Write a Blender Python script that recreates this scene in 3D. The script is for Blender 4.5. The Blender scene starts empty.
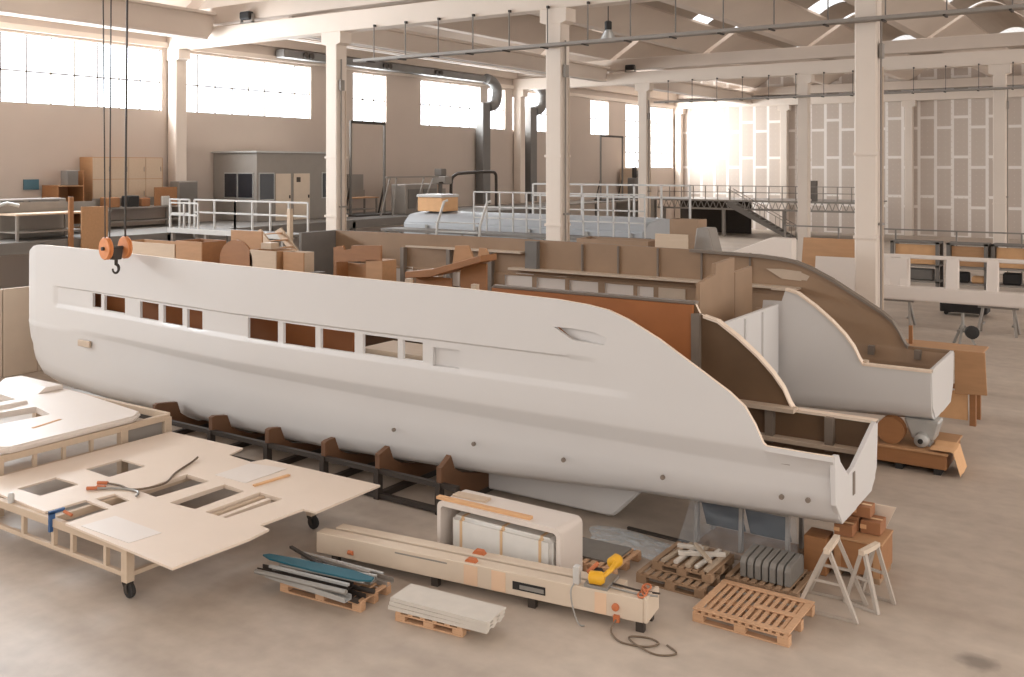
import bpy, bmesh, math, random
from mathutils import Matrix, Vector
random.seed(7)
S = bpy.context.scene
COL = S.collection
PI = math.pi

# ------------------------------------------------------------------ camera, world, light, exposure
# world axes: X runs along the column rows away from the window wall, Y runs along the window wall
cam_data = bpy.data.cameras.new('camera')
cam = bpy.data.objects.new('camera', cam_data)
COL.objects.link(cam)
cam.location = (0, 0, 5.5)
cam.rotation_euler = (PI / 2, 0, math.radians(33.85))
cam_data.sensor_width = 36
cam_data.lens = 967.0 / 1024.0 * 36
cam_data.shift_y = -172.5 / 1024.0
cam_data.clip_end = 400
S.camera = cam

world = bpy.data.worlds.new('daylight')
S.world = world
world.use_nodes = True
bg = world.node_tree.nodes['Background']
bg.inputs[0].default_value = (1.0, 0.965, 0.93, 1)
_nt = world.node_tree                                   # overcast sky: brighter overhead than at the horizon
_tc = _nt.nodes.new('ShaderNodeTexCoord'); _sx = _nt.nodes.new('ShaderNodeSeparateXYZ'); _mr = _nt.nodes.new('ShaderNodeMapRange')
_mr.inputs[1].default_value = 0.0; _mr.inputs[2].default_value = 1.0; _mr.inputs[3].default_value = 0.66; _mr.inputs[4].default_value = 2.0
_nt.links.new(_tc.outputs['Generated'], _sx.inputs[0]); _nt.links.new(_sx.outputs['Z'], _mr.inputs[0])
_ms = _nt.nodes.new('ShaderNodeMapRange')               # and brighter on the side the windows face
_ms.inputs[1].default_value = -0.2; _ms.inputs[2].default_value = -0.6; _ms.inputs[3].default_value = 0.0; _ms.inputs[4].default_value = 2.6
_ad = _nt.nodes.new('ShaderNodeMath'); _ad.operation = 'ADD'
_my = _nt.nodes.new('ShaderNodeMapRange'); _my.inputs[1].default_value = -0.7; _my.inputs[2].default_value = 0.0
_mu = _nt.nodes.new('ShaderNodeMath'); _mu.operation = 'MULTIPLY'
_nt.links.new(_sx.outputs['X'], _ms.inputs[0]); _nt.links.new(_mr.outputs[0], _ad.inputs[0]); _nt.links.new(_sx.outputs['Y'], _my.inputs[0]); _nt.links.new(_ms.outputs[0], _mu.inputs[0]); _nt.links.new(_my.outputs[0], _mu.inputs[1]); _nt.links.new(_mu.outputs[0], _ad.inputs[1])
_mx = _nt.nodes.new('ShaderNodeMapRange'); _mx.inputs[1].default_value = 0.2; _mx.inputs[2].default_value = 0.8; _mx.inputs[3].default_value = 0.0; _mx.inputs[4].default_value = 1.1   # the open side of the hall
_a2 = _nt.nodes.new('ShaderNodeMath'); _a2.operation = 'ADD'
_nt.links.new(_sx.outputs['X'], _mx.inputs[0]); _nt.links.new(_mx.outputs[0], _a2.inputs[0]); _nt.links.new(_ad.outputs[0], _a2.inputs[1])
_nt.links.new(_a2.outputs[0], bg.inputs[1])
_cm = _nt.nodes.new('ShaderNodeMix'); _cm.data_type = 'RGBA'      # that side is the cooler one
_cm.inputs[6].default_value = (1.0, 0.955, 0.91, 1); _cm.inputs[7].default_value = (0.9, 0.96, 1.06, 1)
_cf = _nt.nodes.new('ShaderNodeMapRange'); _cf.inputs[1].default_value = -0.1; _cf.inputs[2].default_value = -0.55
_nt.links.new(_sx.outputs['X'], _cf.inputs[0]); _mv = _nt.nodes.new('ShaderNodeMath'); _mv.operation = 'MULTIPLY'; _nt.links.new(_cf.outputs[0], _mv.inputs[0]); _nt.links.new(_my.outputs[0], _mv.inputs[1]); _nt.links.new(_mv.outputs[0], _cm.inputs[0]); _nt.links.new(_cm.outputs[2], bg.inputs[0])

def area(name, loc, rot, sx, sy, power, color):
    d = bpy.data.lights.new(name, 'AREA')
    d.shape = 'RECTANGLE'; d.size = sx; d.size_y = sy; d.energy = power; d.color = color
    o = bpy.data.objects.new(name, d); COL.objects.link(o)
    o.location = loc; o.rotation_euler = rot
    return o

# daylight standing in the strip windows of the left wall (just outside the panes)
WINDOWS = [(-6.5, 26.75, 7.93, 10.6), (27.75, 35.75, 7.93, 10.6), (38.9, 41.6, 7.93, 10.6), (44.7, 50.75, 7.93, 10.6),
           (51.6, 53.6, 7.93, 10.6), (54.5, 59.3, 7.93, 10.6), (65.3, 68.2, 7.93, 10.6), (71.2, 80.4, 5.33, 10.6)]
for (a, b, z0, z1) in WINDOWS:
    area('window_daylight', (-36.95, (a + b) / 2, (z0 + z1) / 2), (0, -PI / 2, 0), z1 - z0, b - a, (85 if a < 0 else 52) * (b - a) * (z1 - z0), (0.86, 0.94, 1.0) if a < 0 else (0.92, 0.97, 1.0))

S.view_settings.view_transform = 'Standard'
S.view_settings.look = 'None'
S.view_settings.gamma = 1
S.view_settings.use_curve_mapping = False
S.view_settings.exposure = 0.4

# ------------------------------------------------------------------ materials
def lin(c):
    out = []
    for v in c:
        v /= 255.0
        out.append(v / 12.92 if v <= 0.04045 else ((v + 0.055) / 1.055) ** 2.4)
    return tuple(out) + (1,)

def pm(name, rgb, rough=0.6, var=0.08, scale=2.0, metal=0.0, bump=0.0, stretch=(1, 1, 1), detail=4):
    m = bpy.data.materials.new(name)
    m.use_nodes = True
    nt = m.node_tree
    b = nt.nodes['Principled BSDF']
    b.inputs['Roughness'].default_value = rough
    b.inputs['Metallic'].default_value = metal
    tc = nt.nodes.new('ShaderNodeTexCoord')
    mp = nt.nodes.new('ShaderNodeMapping')
    mp.inputs['Scale'].default_value = stretch
    nz = nt.nodes.new('ShaderNodeTexNoise')
    nz.inputs['Scale'].default_value = scale
    nz.inputs['Detail'].default_value = detail
    mx = nt.nodes.new('ShaderNodeMix'); mx.data_type = 'RGBA'
    c = lin(rgb)
    mx.inputs[6].default_value = tuple(max(0, v * (1 - var * 1.6)) for v in c[:3]) + (1,)
    mx.inputs[7].default_value = tuple(min(1, v * (1 + var * 1.6)) for v in c[:3]) + (1,)
    nt.links.new(tc.outputs['Object'], mp.inputs['Vector'])
    nt.links.new(mp.outputs['Vector'], nz.inputs['Vector'])
    nt.links.new(nz.outputs['Fac'], mx.inputs[0])
    nt.links.new(mx.outputs[2], b.inputs['Base Color'])
    if bump:
        bp = nt.nodes.new('ShaderNodeBump')
        bp.inputs['Strength'].default_value = bump
        bp.inputs['Distance'].default_value = 0.02
        nt.links.new(nz.outputs['Fac'], bp.inputs['Height'])
        nt.links.new(bp.outputs['Normal'], b.inputs['Normal'])
    return m

def floor_material():
    m = bpy.data.materials.new('polished_concrete')
    m.use_nodes = True
    nt = m.node_tree; N = nt.nodes; L = nt.links
    b = N['Principled BSDF']
    geo = N.new('ShaderNodeNewGeometry')
    n1 = N.new('ShaderNodeTexNoise'); n1.inputs['Scale'].default_value = 0.35; n1.inputs['Detail'].default_value = 6
    n2 = N.new('ShaderNodeTexNoise'); n2.inputs['Scale'].default_value = 3.5; n2.inputs['Detail'].default_value = 8
    mp = N.new('ShaderNodeMapping'); mp.inputs['Scale'].default_value = (0.12, 1.0, 1.0)
    mp.inputs['Rotation'].default_value = (0, 0, math.radians(4))
    n3 = N.new('ShaderNodeTexNoise'); n3.inputs['Scale'].default_value = 1.1; n3.inputs['Detail'].default_value = 5
    L.new(geo.outputs['Position'], n1.inputs['Vector']); L.new(geo.outputs['Position'], n2.inputs['Vector'])
    L.new(geo.outputs['Position'], mp.inputs['Vector']); L.new(mp.outputs['Vector'], n3.inputs['Vector'])
    mix1 = N.new('ShaderNodeMix'); mix1.data_type = 'RGBA'
    mix1.inputs[6].default_value = lin((162, 147, 133)); mix1.inputs[7].default_value = lin((188, 173, 158))
    add = N.new('ShaderNodeMath'); add.operation = 'ADD'
    ml = N.new('ShaderNodeMath'); ml.operation = 'MULTIPLY'; ml.inputs[1].default_value = 0.5
    L.new(n1.outputs['Fac'], add.inputs[0]); L.new(n3.outputs['Fac'], add.inputs[1]); L.new(add.outputs[0], ml.inputs[0])
    ramp = N.new('ShaderNodeMapRange'); ramp.inputs[1].default_value = 0.36; ramp.inputs[2].default_value = 0.64
    L.new(ml.outputs[0], ramp.inputs[0]); L.new(ramp.outputs[0], mix1.inputs[0])
    mix2 = N.new('ShaderNodeMix'); mix2.data_type = 'RGBA'; mix2.blend_type = 'MULTIPLY'
    r2 = N.new('ShaderNodeMapRange'); r2.inputs[1].default_value = 0.3; r2.inputs[2].default_value = 0.7
    r2.inputs[3].default_value = 0.9; r2.inputs[4].default_value = 1.06
    L.new(n2.outputs['Fac'], r2.inputs[0])
    mix2.inputs[0].default_value = 1
    L.new(mix1.outputs[2], mix2.inputs[6]); L.new(r2.outputs[0], mix2.inputs[7])
    # an oil stain with a shape of its own, low on the right
    dist = N.new('ShaderNodeVectorMath'); dist.operation = 'DISTANCE'
    dist.inputs[1].default_value = STAIN
    L.new(geo.outputs['Position'], dist.inputs[0])
    wob = N.new('ShaderNodeMath'); wob.operation = 'MULTIPLY_ADD'; wob.inputs[1].default_value = 0.25
    L.new(n2.outputs['Fac'], wob.inputs[0]); L.new(dist.outputs['Value'], wob.inputs[2])
    r3 = N.new('ShaderNodeMapRange'); r3.inputs[1].default_value = 0.2; r3.inputs[2].default_value = 0.36
    r3.inputs[3].default_value = 0.55; r3.inputs[4].default_value = 1.0
    L.new(wob.outputs[0], r3.inputs[0])
    mix3 = N.new('ShaderNodeMix'); mix3.data_type = 'RGBA'; mix3.blend_type = 'MULTIPLY'; mix3.inputs[0].default_value = 1
    L.new(mix2.outputs[2], mix3.inputs[6]); L.new(r3.outputs[0], mix3.inputs[7])
    L.new(mix3.outputs[2], b.inputs['Base Color'])
    r4 = N.new('ShaderNodeMapRange'); r4.inputs[1].default_value = 0.3; r4.inputs[2].default_value = 0.7
    r4.inputs[3].default_value = 0.42; r4.inputs[4].default_value = 0.62
    L.new(n1.outputs['Fac'], r4.inputs[0]); L.new(r4.outputs[0], b.inputs['Roughness'])
    return m

def drywall_material():
    m = bpy.data.materials.new('taped_drywall')
    m.use_nodes = True
    nt = m.node_tree; N = nt.nodes; L = nt.links
    b = N['Principled BSDF']; b.inputs['Roughness'].default_value = 0.8
    geo = N.new('ShaderNodeNewGeometry')
    sep = N.new('ShaderNodeSeparateXYZ'); L.new(geo.outputs['Position'], sep.inputs[0])
    com = N.new('ShaderNodeCombineXYZ')
    L.new(sep.outputs['Z'], com.inputs[0]); L.new(sep.outputs['X'], com.inputs[1])
    br = N.new('ShaderNodeTexBrick')
    br.offset = 0.26; br.offset_frequency = 2
    br.inputs['Scale'].default_value = 1.0
    br.inputs['Brick Width'].default_value = 3.1; br.inputs['Row Height'].default_value = 1.22
    br.inputs['Mortar Size'].default_value = 0.12; br.inputs['Mortar Smooth'].default_value = 0.15
    br.inputs['Color1'].default_value = lin((198, 184, 172)); br.inputs['Color2'].default_value = lin((192, 177, 165))
    br.inputs['Mortar'].default_value = lin((232, 224, 217))
    L.new(com.outputs[0], br.inputs['Vector'])
    # filled screw heads: small pale dots in a grid inside each sheet
    vor = N.new('ShaderNodeTexVoronoi'); vor.inputs['Scale'].default_value = 2.3; vor.inputs['Randomness'].default_value = 0.0
    L.new(com.outputs[0], vor.inputs['Vector'])
    lt = N.new('ShaderNodeMath'); lt.operation = 'LESS_THAN'; lt.inputs[1].default_value = 0.08
    L.new(vor.outputs['Distance'], lt.inputs[0])
    mx = N.new('ShaderNodeMix'); mx.data_type = 'RGBA'
    mx.inputs[7].default_value = lin((208, 196, 184))
    L.new(lt.outputs[0], mx.inputs[0]); L.new(br.outputs['Color'], mx.inputs[6])
    L.new(mx.outputs[2], b.inputs['Base Color'])
    return m

def clear_material(name, tint, mixfac, rough=0.1):
    m = bpy.data.materials.new(name); m.use_nodes = True
    nt = m.node_tree; N = nt.nodes; L = nt.links
    out = N['Material Output']; b = N['Principled BSDF']
    b.inputs['Base Color'].default_value = tint; b.inputs['Roughness'].default_value = rough
    tr = N.new('ShaderNodeBsdfTransparent'); ms = N.new('ShaderNodeMixShader')
    nz = N.new('ShaderNodeTexNoise'); nz.inputs['Scale'].default_value = 5
    mr = N.new('ShaderNodeMapRange'); mr.inputs[1].default_value = 0.3; mr.inputs[2].default_value = 0.7
    mr.inputs[3].default_value = mixfac * 0.6; mr.inputs[4].default_value = min(1, mixfac * 1.5)
    L.new(nz.outputs['Fac'], mr.inputs[0]); L.new(mr.outputs[0], ms.inputs[0])
    L.new(tr.outputs[0], ms.inputs[1]); L.new(b.outputs[0], ms.inputs[2]); L.new(ms.outputs[0], out.inputs['Surface'])
    return m

STAIN = (-1.68, 11.76, 0)
M = {}
M['floor'] = floor_material()
M['drywall'] = drywall_material()
M['plaster'] = pm('cream_plaster', (188, 173, 161), 0.85, 0.03, 0.6)
M['concrete'] = pm('painted_concrete', (216, 202, 189), 0.75, 0.03, 0.8)
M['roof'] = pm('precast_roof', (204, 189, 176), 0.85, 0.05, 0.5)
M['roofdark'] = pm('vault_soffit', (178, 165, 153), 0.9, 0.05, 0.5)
M['gel'] = pm('white_gelcoat', (203, 199, 196), 0.38, 0.012, 0.7)
M['paleblue'] = pm('pale_blue_grey_gelcoat', (160, 162, 165), 0.5, 0.04, 1.5)
M['gelrim'] = pm('pale_laminate_edge', (226, 206, 186), 0.6, 0.05, 6)
M['core'] = pm('tan_laminate', (146, 118, 92), 0.55, 0.12, 1.6)
M['coreorange'] = pm('amber_laminate', (104, 80, 58), 0.5, 0.2, 1.4)
M['amberpanel'] = pm('amber_panel', (160, 98, 54), 0.5, 0.12, 1.8)
M['stringer'] = pm('pale_stringer', (188, 168, 148), 0.6, 0.06, 3)
M['rib'] = pm('grey_laminate', (118, 105, 93), 0.6, 0.08, 3)
M['offcut'] = pm('weathered_timber', (160, 142, 122), 0.75, 0.1, 6)
M['chockbrown'] = pm('chock_timber', (98, 66, 42), 0.7, 0.12, 4)
M['ply'] = pm('pale_plywood', (192, 170, 147), 0.65, 0.05, 2.5, stretch=(1, 6, 6))
M['plybrown'] = pm('brown_plywood', (172, 130, 92), 0.65, 0.09, 2.5, stretch=(1, 5, 5))
M['plyorange'] = pm('amber_plywood', (148, 101, 62), 0.6, 0.1, 2.5, stretch=(1, 5, 5))
M['pallet'] = pm('pallet_pine', (188, 148, 114), 0.75, 0.12, 4, stretch=(1, 8, 8))
M['palletold'] = pm('weathered_pallet', (146, 118, 92), 0.8, 0.14, 4)
M['panel'] = pm('pale_deck_panel', (212, 193, 175), 0.5, 0.03, 1.5)
M['paneledge'] = pm('balsa_edge', (196, 156, 116), 0.7, 0.1, 8)
M['mould'] = pm('white_moulding', (212, 200, 190), 0.45, 0.015, 1.2)
M['beige'] = pm('beige_enamel', (202, 184, 164), 0.55, 0.05, 2.2)
M['beigepatch'] = pm('primer_patch', (214, 180, 150), 0.6, 0.05, 3)
M['whitepaint'] = pm('white_enamel', (188, 184, 179), 0.45, 0.02, 3)
M['trestlegrey'] = pm('worn_grey_paint', (166, 154, 142), 0.6, 0.1, 6)
M['steeldark'] = pm('dark_steel', (62, 54, 48), 0.55, 0.12, 5, 0.3)
M['steel'] = pm('galvanised_steel', (150, 146, 140), 0.45, 0.1, 6, 0.5)
M['steelgrey'] = pm('grey_enamel', (138, 130, 122), 0.55, 0.05, 3)
M['greypanel'] = pm('grey_board', (112, 106, 100), 0.7, 0.06, 4)
M['alu'] = pm('aluminium', (176, 174, 170), 0.4, 0.06, 6, 0.4)
M['black'] = pm('black_rubber', (34, 30, 28), 0.7, 0.1, 6)
M['dark'] = pm('dark_glass', (42, 42, 46), 0.25, 0.05, 3)
M['teal'] = pm('teal_sheet', (24, 84, 98), 0.5, 0.08, 4)
M['yellow'] = pm('yellow_enamel', (216, 160, 28), 0.5, 0.08, 6)
M['orange'] = pm('orange_enamel', (184, 104, 62), 0.55, 0.08, 6)
M['copper'] = pm('orange_sheave', (204, 128, 72), 0.5, 0.1, 8)
M['blue'] = pm('blue_clamp', (52, 86, 130), 0.5, 0.06, 6)
M['cardboard'] = pm('cardboard', (146, 98, 64), 0.8, 0.07, 5)
M['cardlight'] = pm('pale_cardboard', (206, 160, 116), 0.8, 0.06, 5)
M['fibre'] = pm('fibre_cement', (192, 183, 172), 0.85, 0.06, 6)
M['slab'] = pm('grey_slab', (116, 110, 103), 0.8, 0.08, 8)
M['wrap'] = pm('milky_wrap', (220, 215, 208), 0.4, 0.05, 5, bump=0.25)
M['tape'] = pm('packing_tape', (214, 178, 138), 0.4, 0.05, 5)
M['navy'] = pm('dark_blue_panel', (54, 58, 66), 0.45, 0.06, 3)
M['rope'] = pm('grey_hose', (104, 86, 68), 0.6, 0.1, 10)
M['duct'] = pm('galvanised_duct', (116, 113, 110), 0.6, 0.06, 3, 0.2)
M['signblue'] = pm('sign_blue', (70, 104, 116), 0.5, 0.04, 4)
M['glass'] = clear_material('window_glass', (0.9, 0.95, 1, 1), 0.06, 0.05)
M['film'] = clear_material('clear_film', (0.6, 0.65, 0.7, 1), 0.07, 0.35)
M['dustsheet'] = clear_material('dust_sheet', (0.82, 0.86, 0.88, 1), 0.3, 0.2)
M['skylight'] = clear_material('skylight_sheet', (0.95, 0.97, 1, 1), 0.1, 0.3)

# ------------------------------------------------------------------ mesh helpers
MAT = {}                                     # world matrix of each parent Empty

def spline(pts, n=6):
    P = [Vector(p) for p in pts]; out = []
    for i in range(len(P) - 1):
        p0, p1, p2, p3 = P[max(i - 1, 0)], P[i], P[i + 1], P[min(i + 2, len(P) - 1)]
        for k in range(n):
            t = k / n
            out.append(0.5 * ((2 * p1) + (p2 - p0) * t + (2 * p0 - 5 * p1 + 4 * p2 - p3) * t * t + (3 * p1 - p0 - 3 * p2 + p3) * t ** 3))
    return out + [P[-1]]

class MB:
    """collects shapes in world coordinates and links them as ONE mesh object"""
    def __init__(s):
        s.v = []; s.f = []; s.mi = []
    def add(s, verts, faces, mi=0):
        o = len(s.v)
        s.v += [Vector(p) for p in verts]
        s.f += [tuple(i + o for i in f) for f in faces]
        s.mi += [mi] * len(faces)
        return s
    def box(s, x0, x1, y0, y1, z0, z1, mi=0):
        x0, x1 = min(x0, x1), max(x0, x1); y0, y1 = min(y0, y1), max(y0, y1); z0, z1 = min(z0, z1), max(z0, z1)
        return s.add([(x0, y0, z0), (x1, y0, z0), (x1, y1, z0), (x0, y1, z0), (x0, y0, z1), (x1, y0, z1), (x1, y1, z1), (x0, y1, z1)],
                     [(3, 2, 1, 0), (4, 5, 6, 7), (0, 1, 5, 4), (1, 2, 6, 5), (2, 3, 7, 6), (3, 0, 4, 7)], mi)
    def obox(s, c, size, rz=0, rx=0, ry=0, mi=0):
        m = Matrix.Translation(c) @ Matrix.Rotation(rz, 4, 'Z') @ Matrix.Rotation(ry, 4, 'Y') @ Matrix.Rotation(rx, 4, 'X')
        a, b, d = size[0] / 2, size[1] / 2, size[2] / 2
        vs = [m @ Vector(p) for p in [(-a, -b, -d), (a, -b, -d), (a, b, -d), (-a, b, -d), (-a, -b, d), (a, -b, d), (a, b, d), (-a, b, d)]]
        return s.add(vs, [(3, 2, 1, 0), (4, 5, 6, 7), (0, 1, 5, 4), (1, 2, 6, 5), (2, 3, 7, 6), (3, 0, 4, 7)], mi)
    def bar(s, p, q, w, h, mi=0, up=(0, 0, 1)):
        p, q = Vector(p), Vector(q); d = (q - p).normalized(); u = Vector(up)
        if abs(d.dot(u)) > 0.98: u = Vector((0, 1, 0))
        a = d.cross(u).normalized(); b = a.cross(d).normalized()
        vs = [t + a * i * w / 2 + b * j * h / 2 for t in (p, q) for i, j in ((-1, -1), (1, -1), (1, 1), (-1, 1))]
        return s.add(vs, [(3, 2, 1, 0), (4, 5, 6, 7), (0, 1, 5, 4), (1, 2, 6, 5), (2, 3, 7, 6), (3, 0, 4, 7)], mi)
    def tube(s, pts, r, n=8, mi=0, r2=None):
        pts = [Vector(p) for p in pts]; k = len(pts); vs = []; fs = []
        ref = None
        for i, p in enumerate(pts):
            d = (pts[min(i + 1, k - 1)] - pts[max(i - 1, 0)]).normalized()
            if ref is None:
                ref = Vector((0, 0, 1)) if abs(d.z) < 0.9 else Vector((1, 0, 0))
            a = d.cross(ref)
            if a.length < 1e-4: a = d.cross(Vector((0.3, 1, 0.2)))
            a.normalize(); b = a.cross(d).normalized(); ref = b
            rr = r if r2 is None else r + (r2 - r) * i / (k - 1)
            for j in range(n):
                t = 2 * PI * j / n
                vs.append(p + a * math.cos(t) * rr + b * math.sin(t) * rr)
        for i in range(k - 1):
            for j in range(n):
                fs.append((i * n + j, i * n + (j + 1) % n, (i + 1) * n + (j + 1) % n, (i + 1) * n + j))
        fs.append(tuple(range(n))[::-1]); fs.append(tuple((k - 1) * n + j for j in range(n)))
        return s.add(vs, fs, mi)
    def lathe(s, prof, c, axis, n=20, mi=0):
        """prof: (radius, distance along axis)"""
        ax = Vector(axis).normalized(); u = Vector((0, 0, 1)) if abs(ax.z) < 0.9 else Vector((1, 0, 0))
        a = ax.cross(u).normalized(); b = ax.cross(a).normalized(); c = Vector(c); vs = []; fs = []
        for r, h in prof:
            for j in range(n):
                t = 2 * PI * j / n
                vs.append(c + ax * h + (a * math.cos(t) + b * math.sin(t)) * r)
        k = len(prof)
        for i in range(k - 1):
            for j in range(n):
                fs.append((i * n + j, i * n + (j + 1) % n, (i + 1) * n + (j + 1) % n, (i + 1) * n + j))
        fs.append(tuple(range(n))[::-1]); fs.append(tuple((k - 1) * n + j for j in range(n)))
        return s.add(vs, fs, mi)
    def prism(s, poly, axis, a0, a1, mi=0):
        """polygon in the plane across 'axis': x -> (y,z), y -> (x,z), z -> (x,y)"""
        def P(u, v, w):
            return {'x': (w, u, v), 'y': (u, w, v), 'z': (u, v, w)}[axis]
        n = len(poly)
        vs = [P(u, v, a0) for u, v in poly] + [P(u, v, a1) for u, v in poly]
        fs = [tuple(range(n))[::-1], tuple(range(n, 2 * n))] + [(i, (i + 1) % n, n + (i + 1) % n, n + i) for i in range(n)]
        return s.add(vs, fs, mi)
    def build(s, name, mats, parent=None, bev=0.0, smooth=None, seg=1, fix=True):
        me = bpy.data.meshes.new(name)
        vs = s.v
        loc = Vector((0, 0, 0))
        if parent is not None:
            inv = MAT[parent.name].inverted()
            vs = [inv @ p for p in vs]
        else:
            xs = [p.x for p in vs]; ys = [p.y for p in vs]
            loc = Vector(((min(xs) + max(xs)) / 2, (min(ys) + max(ys)) / 2, min(p.z for p in vs)))
            vs = [p - loc for p in vs]
        me.from_pydata([tuple(p) for p in vs], [], s.f)
        for m in (mats if isinstance(mats, (list, tuple)) else [mats]):
            me.materials.append(m)
        me.polygons.foreach_set('material_index', s.mi)
        if bev or fix:
            bm = bmesh.new(); bm.from_mesh(me)
            if fix: bmesh.ops.recalc_face_normals(bm, faces=bm.faces)
            if bev:
                es = [e for e in bm.edges if len(e.link_faces) == 2 and e.calc_face_angle(0) > 0.6]
                bmesh.ops.bevel(bm, geom=es, offset=bev, segments=seg, affect='EDGES', clamp_overlap=True)
            bm.to_mesh(me); bm.free()
        if smooth:
            me.polygons.foreach_set('use_smooth', [True] * len(me.polygons))
            me.set_sharp_from_angle(angle=math.radians(smooth))
        o = bpy.data.objects.new(name, me)
        COL.objects.link(o)
        if parent is not None:
            o.parent = parent
            MAT[o.name] = MAT[parent.name]
        else:
            o.location = loc
            MAT[o.name] = Matrix.Translation(loc)
        return o

def tag(o, label, cat, group=None):
    o['label'] = label; o['category'] = cat
    if group: o['group'] = group
    return o

def thing(name, label, cat, loc=(0, 0, 0), rz=0.0, group=None):
    o = bpy.data.objects.new(name, None); COL.objects.link(o)
    o.empty_display_size = 0.2
    o.location = loc; o.rotation_euler = (0, 0, rz)
    MAT[o.name] = Matrix.Translation(loc) @ Matrix.Rotation(rz, 4, 'Z')
    return tag(o, label, cat, group)

def struct(o):
    o['kind'] = 'structure'; return o

def dup(root, loc, label, rz=None, group=None):
    r = root.copy(); COL.objects.link(r); r.location = loc
    if rz is not None: r.rotation_euler = (0, 0, rz)
    r['label'] = label
    if group: r['group'] = group
    for ch in list(root.children):
        c = ch.copy(); COL.objects.link(c); c.parent = r
        for g in list(ch.children):
            d = g.copy(); COL.objects.link(d); d.parent = c
    return r

def cut(o, cutters):
    """boolean difference; the cutters are used up"""
    for k in cutters:
        md = o.modifiers.new('cut', 'BOOLEAN'); md.operation = 'DIFFERENCE'; md.solver = 'EXACT'; md.object = k
    bpy.context.view_layer.update()
    dg = bpy.context.evaluated_depsgraph_get()
    me = bpy.data.meshes.new_from_object(o.evaluated_get(dg))
    o.modifiers.clear()
    old = o.data; o.data = me
    bpy.data.meshes.remove(old)
    for k in cutters:
        d = k.data; bpy.data.objects.remove(k); bpy.data.meshes.remove(d)
    return o

def interp(x, tab):
    if x <= tab[0][0]: return tab[0][1]
    for (a, b), (c, d) in zip(tab, tab[1:]):
        if x <= c:
            return b + (d - b) * (x - a) / (c - a)
    return tab[-1][1]

# ------------------------------------------------------------------ setting: floor, walls, columns, girders, roof
struct(MB().box(-36.6, 16, -8, 81.4, -0.2, 0).build('floor', M['floor']))
XW = -36.5
w = MB().box(XW - 0.3, XW, -8, 81.4, 0, 11.5).build('wall_left', M['plaster'])
cs = []
for (a, b, z0, z1) in WINDOWS:
    cs.append(MB().box(XW - 0.6, XW + 0.3, a, b, z0, z1).build('cutter', M['plaster']))
cut(w, cs); struct(w)
for i, (a, b, z0, z1) in enumerate(WINDOWS):
    t = thing('window_%d' % (i + 1), 'tall strip window', 'window', (XW - 0.15, (a + b) / 2, z0))
    del t['label'], t['category']
    struct(t)
    f = MB()
    n = max(2, round((b - a) / 1.0)); st = (b - a) / n
    for k in range(n + 1):
        f.box(XW - 0.18, XW - 0.12, a + k * st - 0.03, a + k * st + 0.03, z0, z1)
    rows = [z0, z0 + 1.25, z1] if z1 - z0 < 3 else [z0, z0 + 1.3, z0 + 2.6, z0 + 3.9, z1]
    for z in rows:
        f.box(XW - 0.18, XW - 0.12, a, b, z - 0.03, z + 0.03)
    f.build('window_frame', M['steelgrey'], t)
    MB().box(XW - 0.155, XW - 0.145, a, b, z0, z1).build('window_pane', M['glass'], t)
struct(MB().box(-36.8, 16, 81.4, 81.7, 0, 13.8).build('wall_back', M['drywall']))

XS = [-36.15, -26.5, -16.5, -6.5]
ROW = [27.3, 54.8, 81.0]
for ri, y in enumerate(ROW):
    for ci, x in enumerate(XS):
        hw = 0.29
        if ci: x += (0.0, -0.3, 0.0)[ri] - (0.12 if ci == 3 and ri == 0 else 0)
        t = thing('column', 'column', 'column', (x, y, 0)); del t['label'], t['category']; struct(t)
        m = MB().box(x - hw, x + hw, y - hw, y + hw, 0, 10.65)
        m.build('column_shaft', M['concrete'], t, bev=0.03)
        MB().prism([(x - hw, 10.15), (x + hw, 10.15), (x + 0.5, 10.22), (x + 0.5, 10.65), (x - 0.5, 10.65), (x - 0.5, 10.22)], 'y', y - hw - 0.02, y + hw + 0.02).build('column_capital', M['concrete'], t)
        if ci:
            for z in (3.57, 5.83):
                MB().box(x - hw - .03, x + hw + .03, y - hw - .03, y + hw + .03, z - 0.04, z + 0.04).build('column_band', M['concrete'], t)
for y in ROW:
    struct(MB().box(XW, 16, y - 0.3, y + 0.3, 10.65, 11.38).build('girder_beam', M['concrete'], bev=0.02))
    struct(MB().box(XW, 16, y - 0.2, y + 0.32, 11.55, 12.25).build('upper_beam', M['roof'], bev=0.02))

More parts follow.
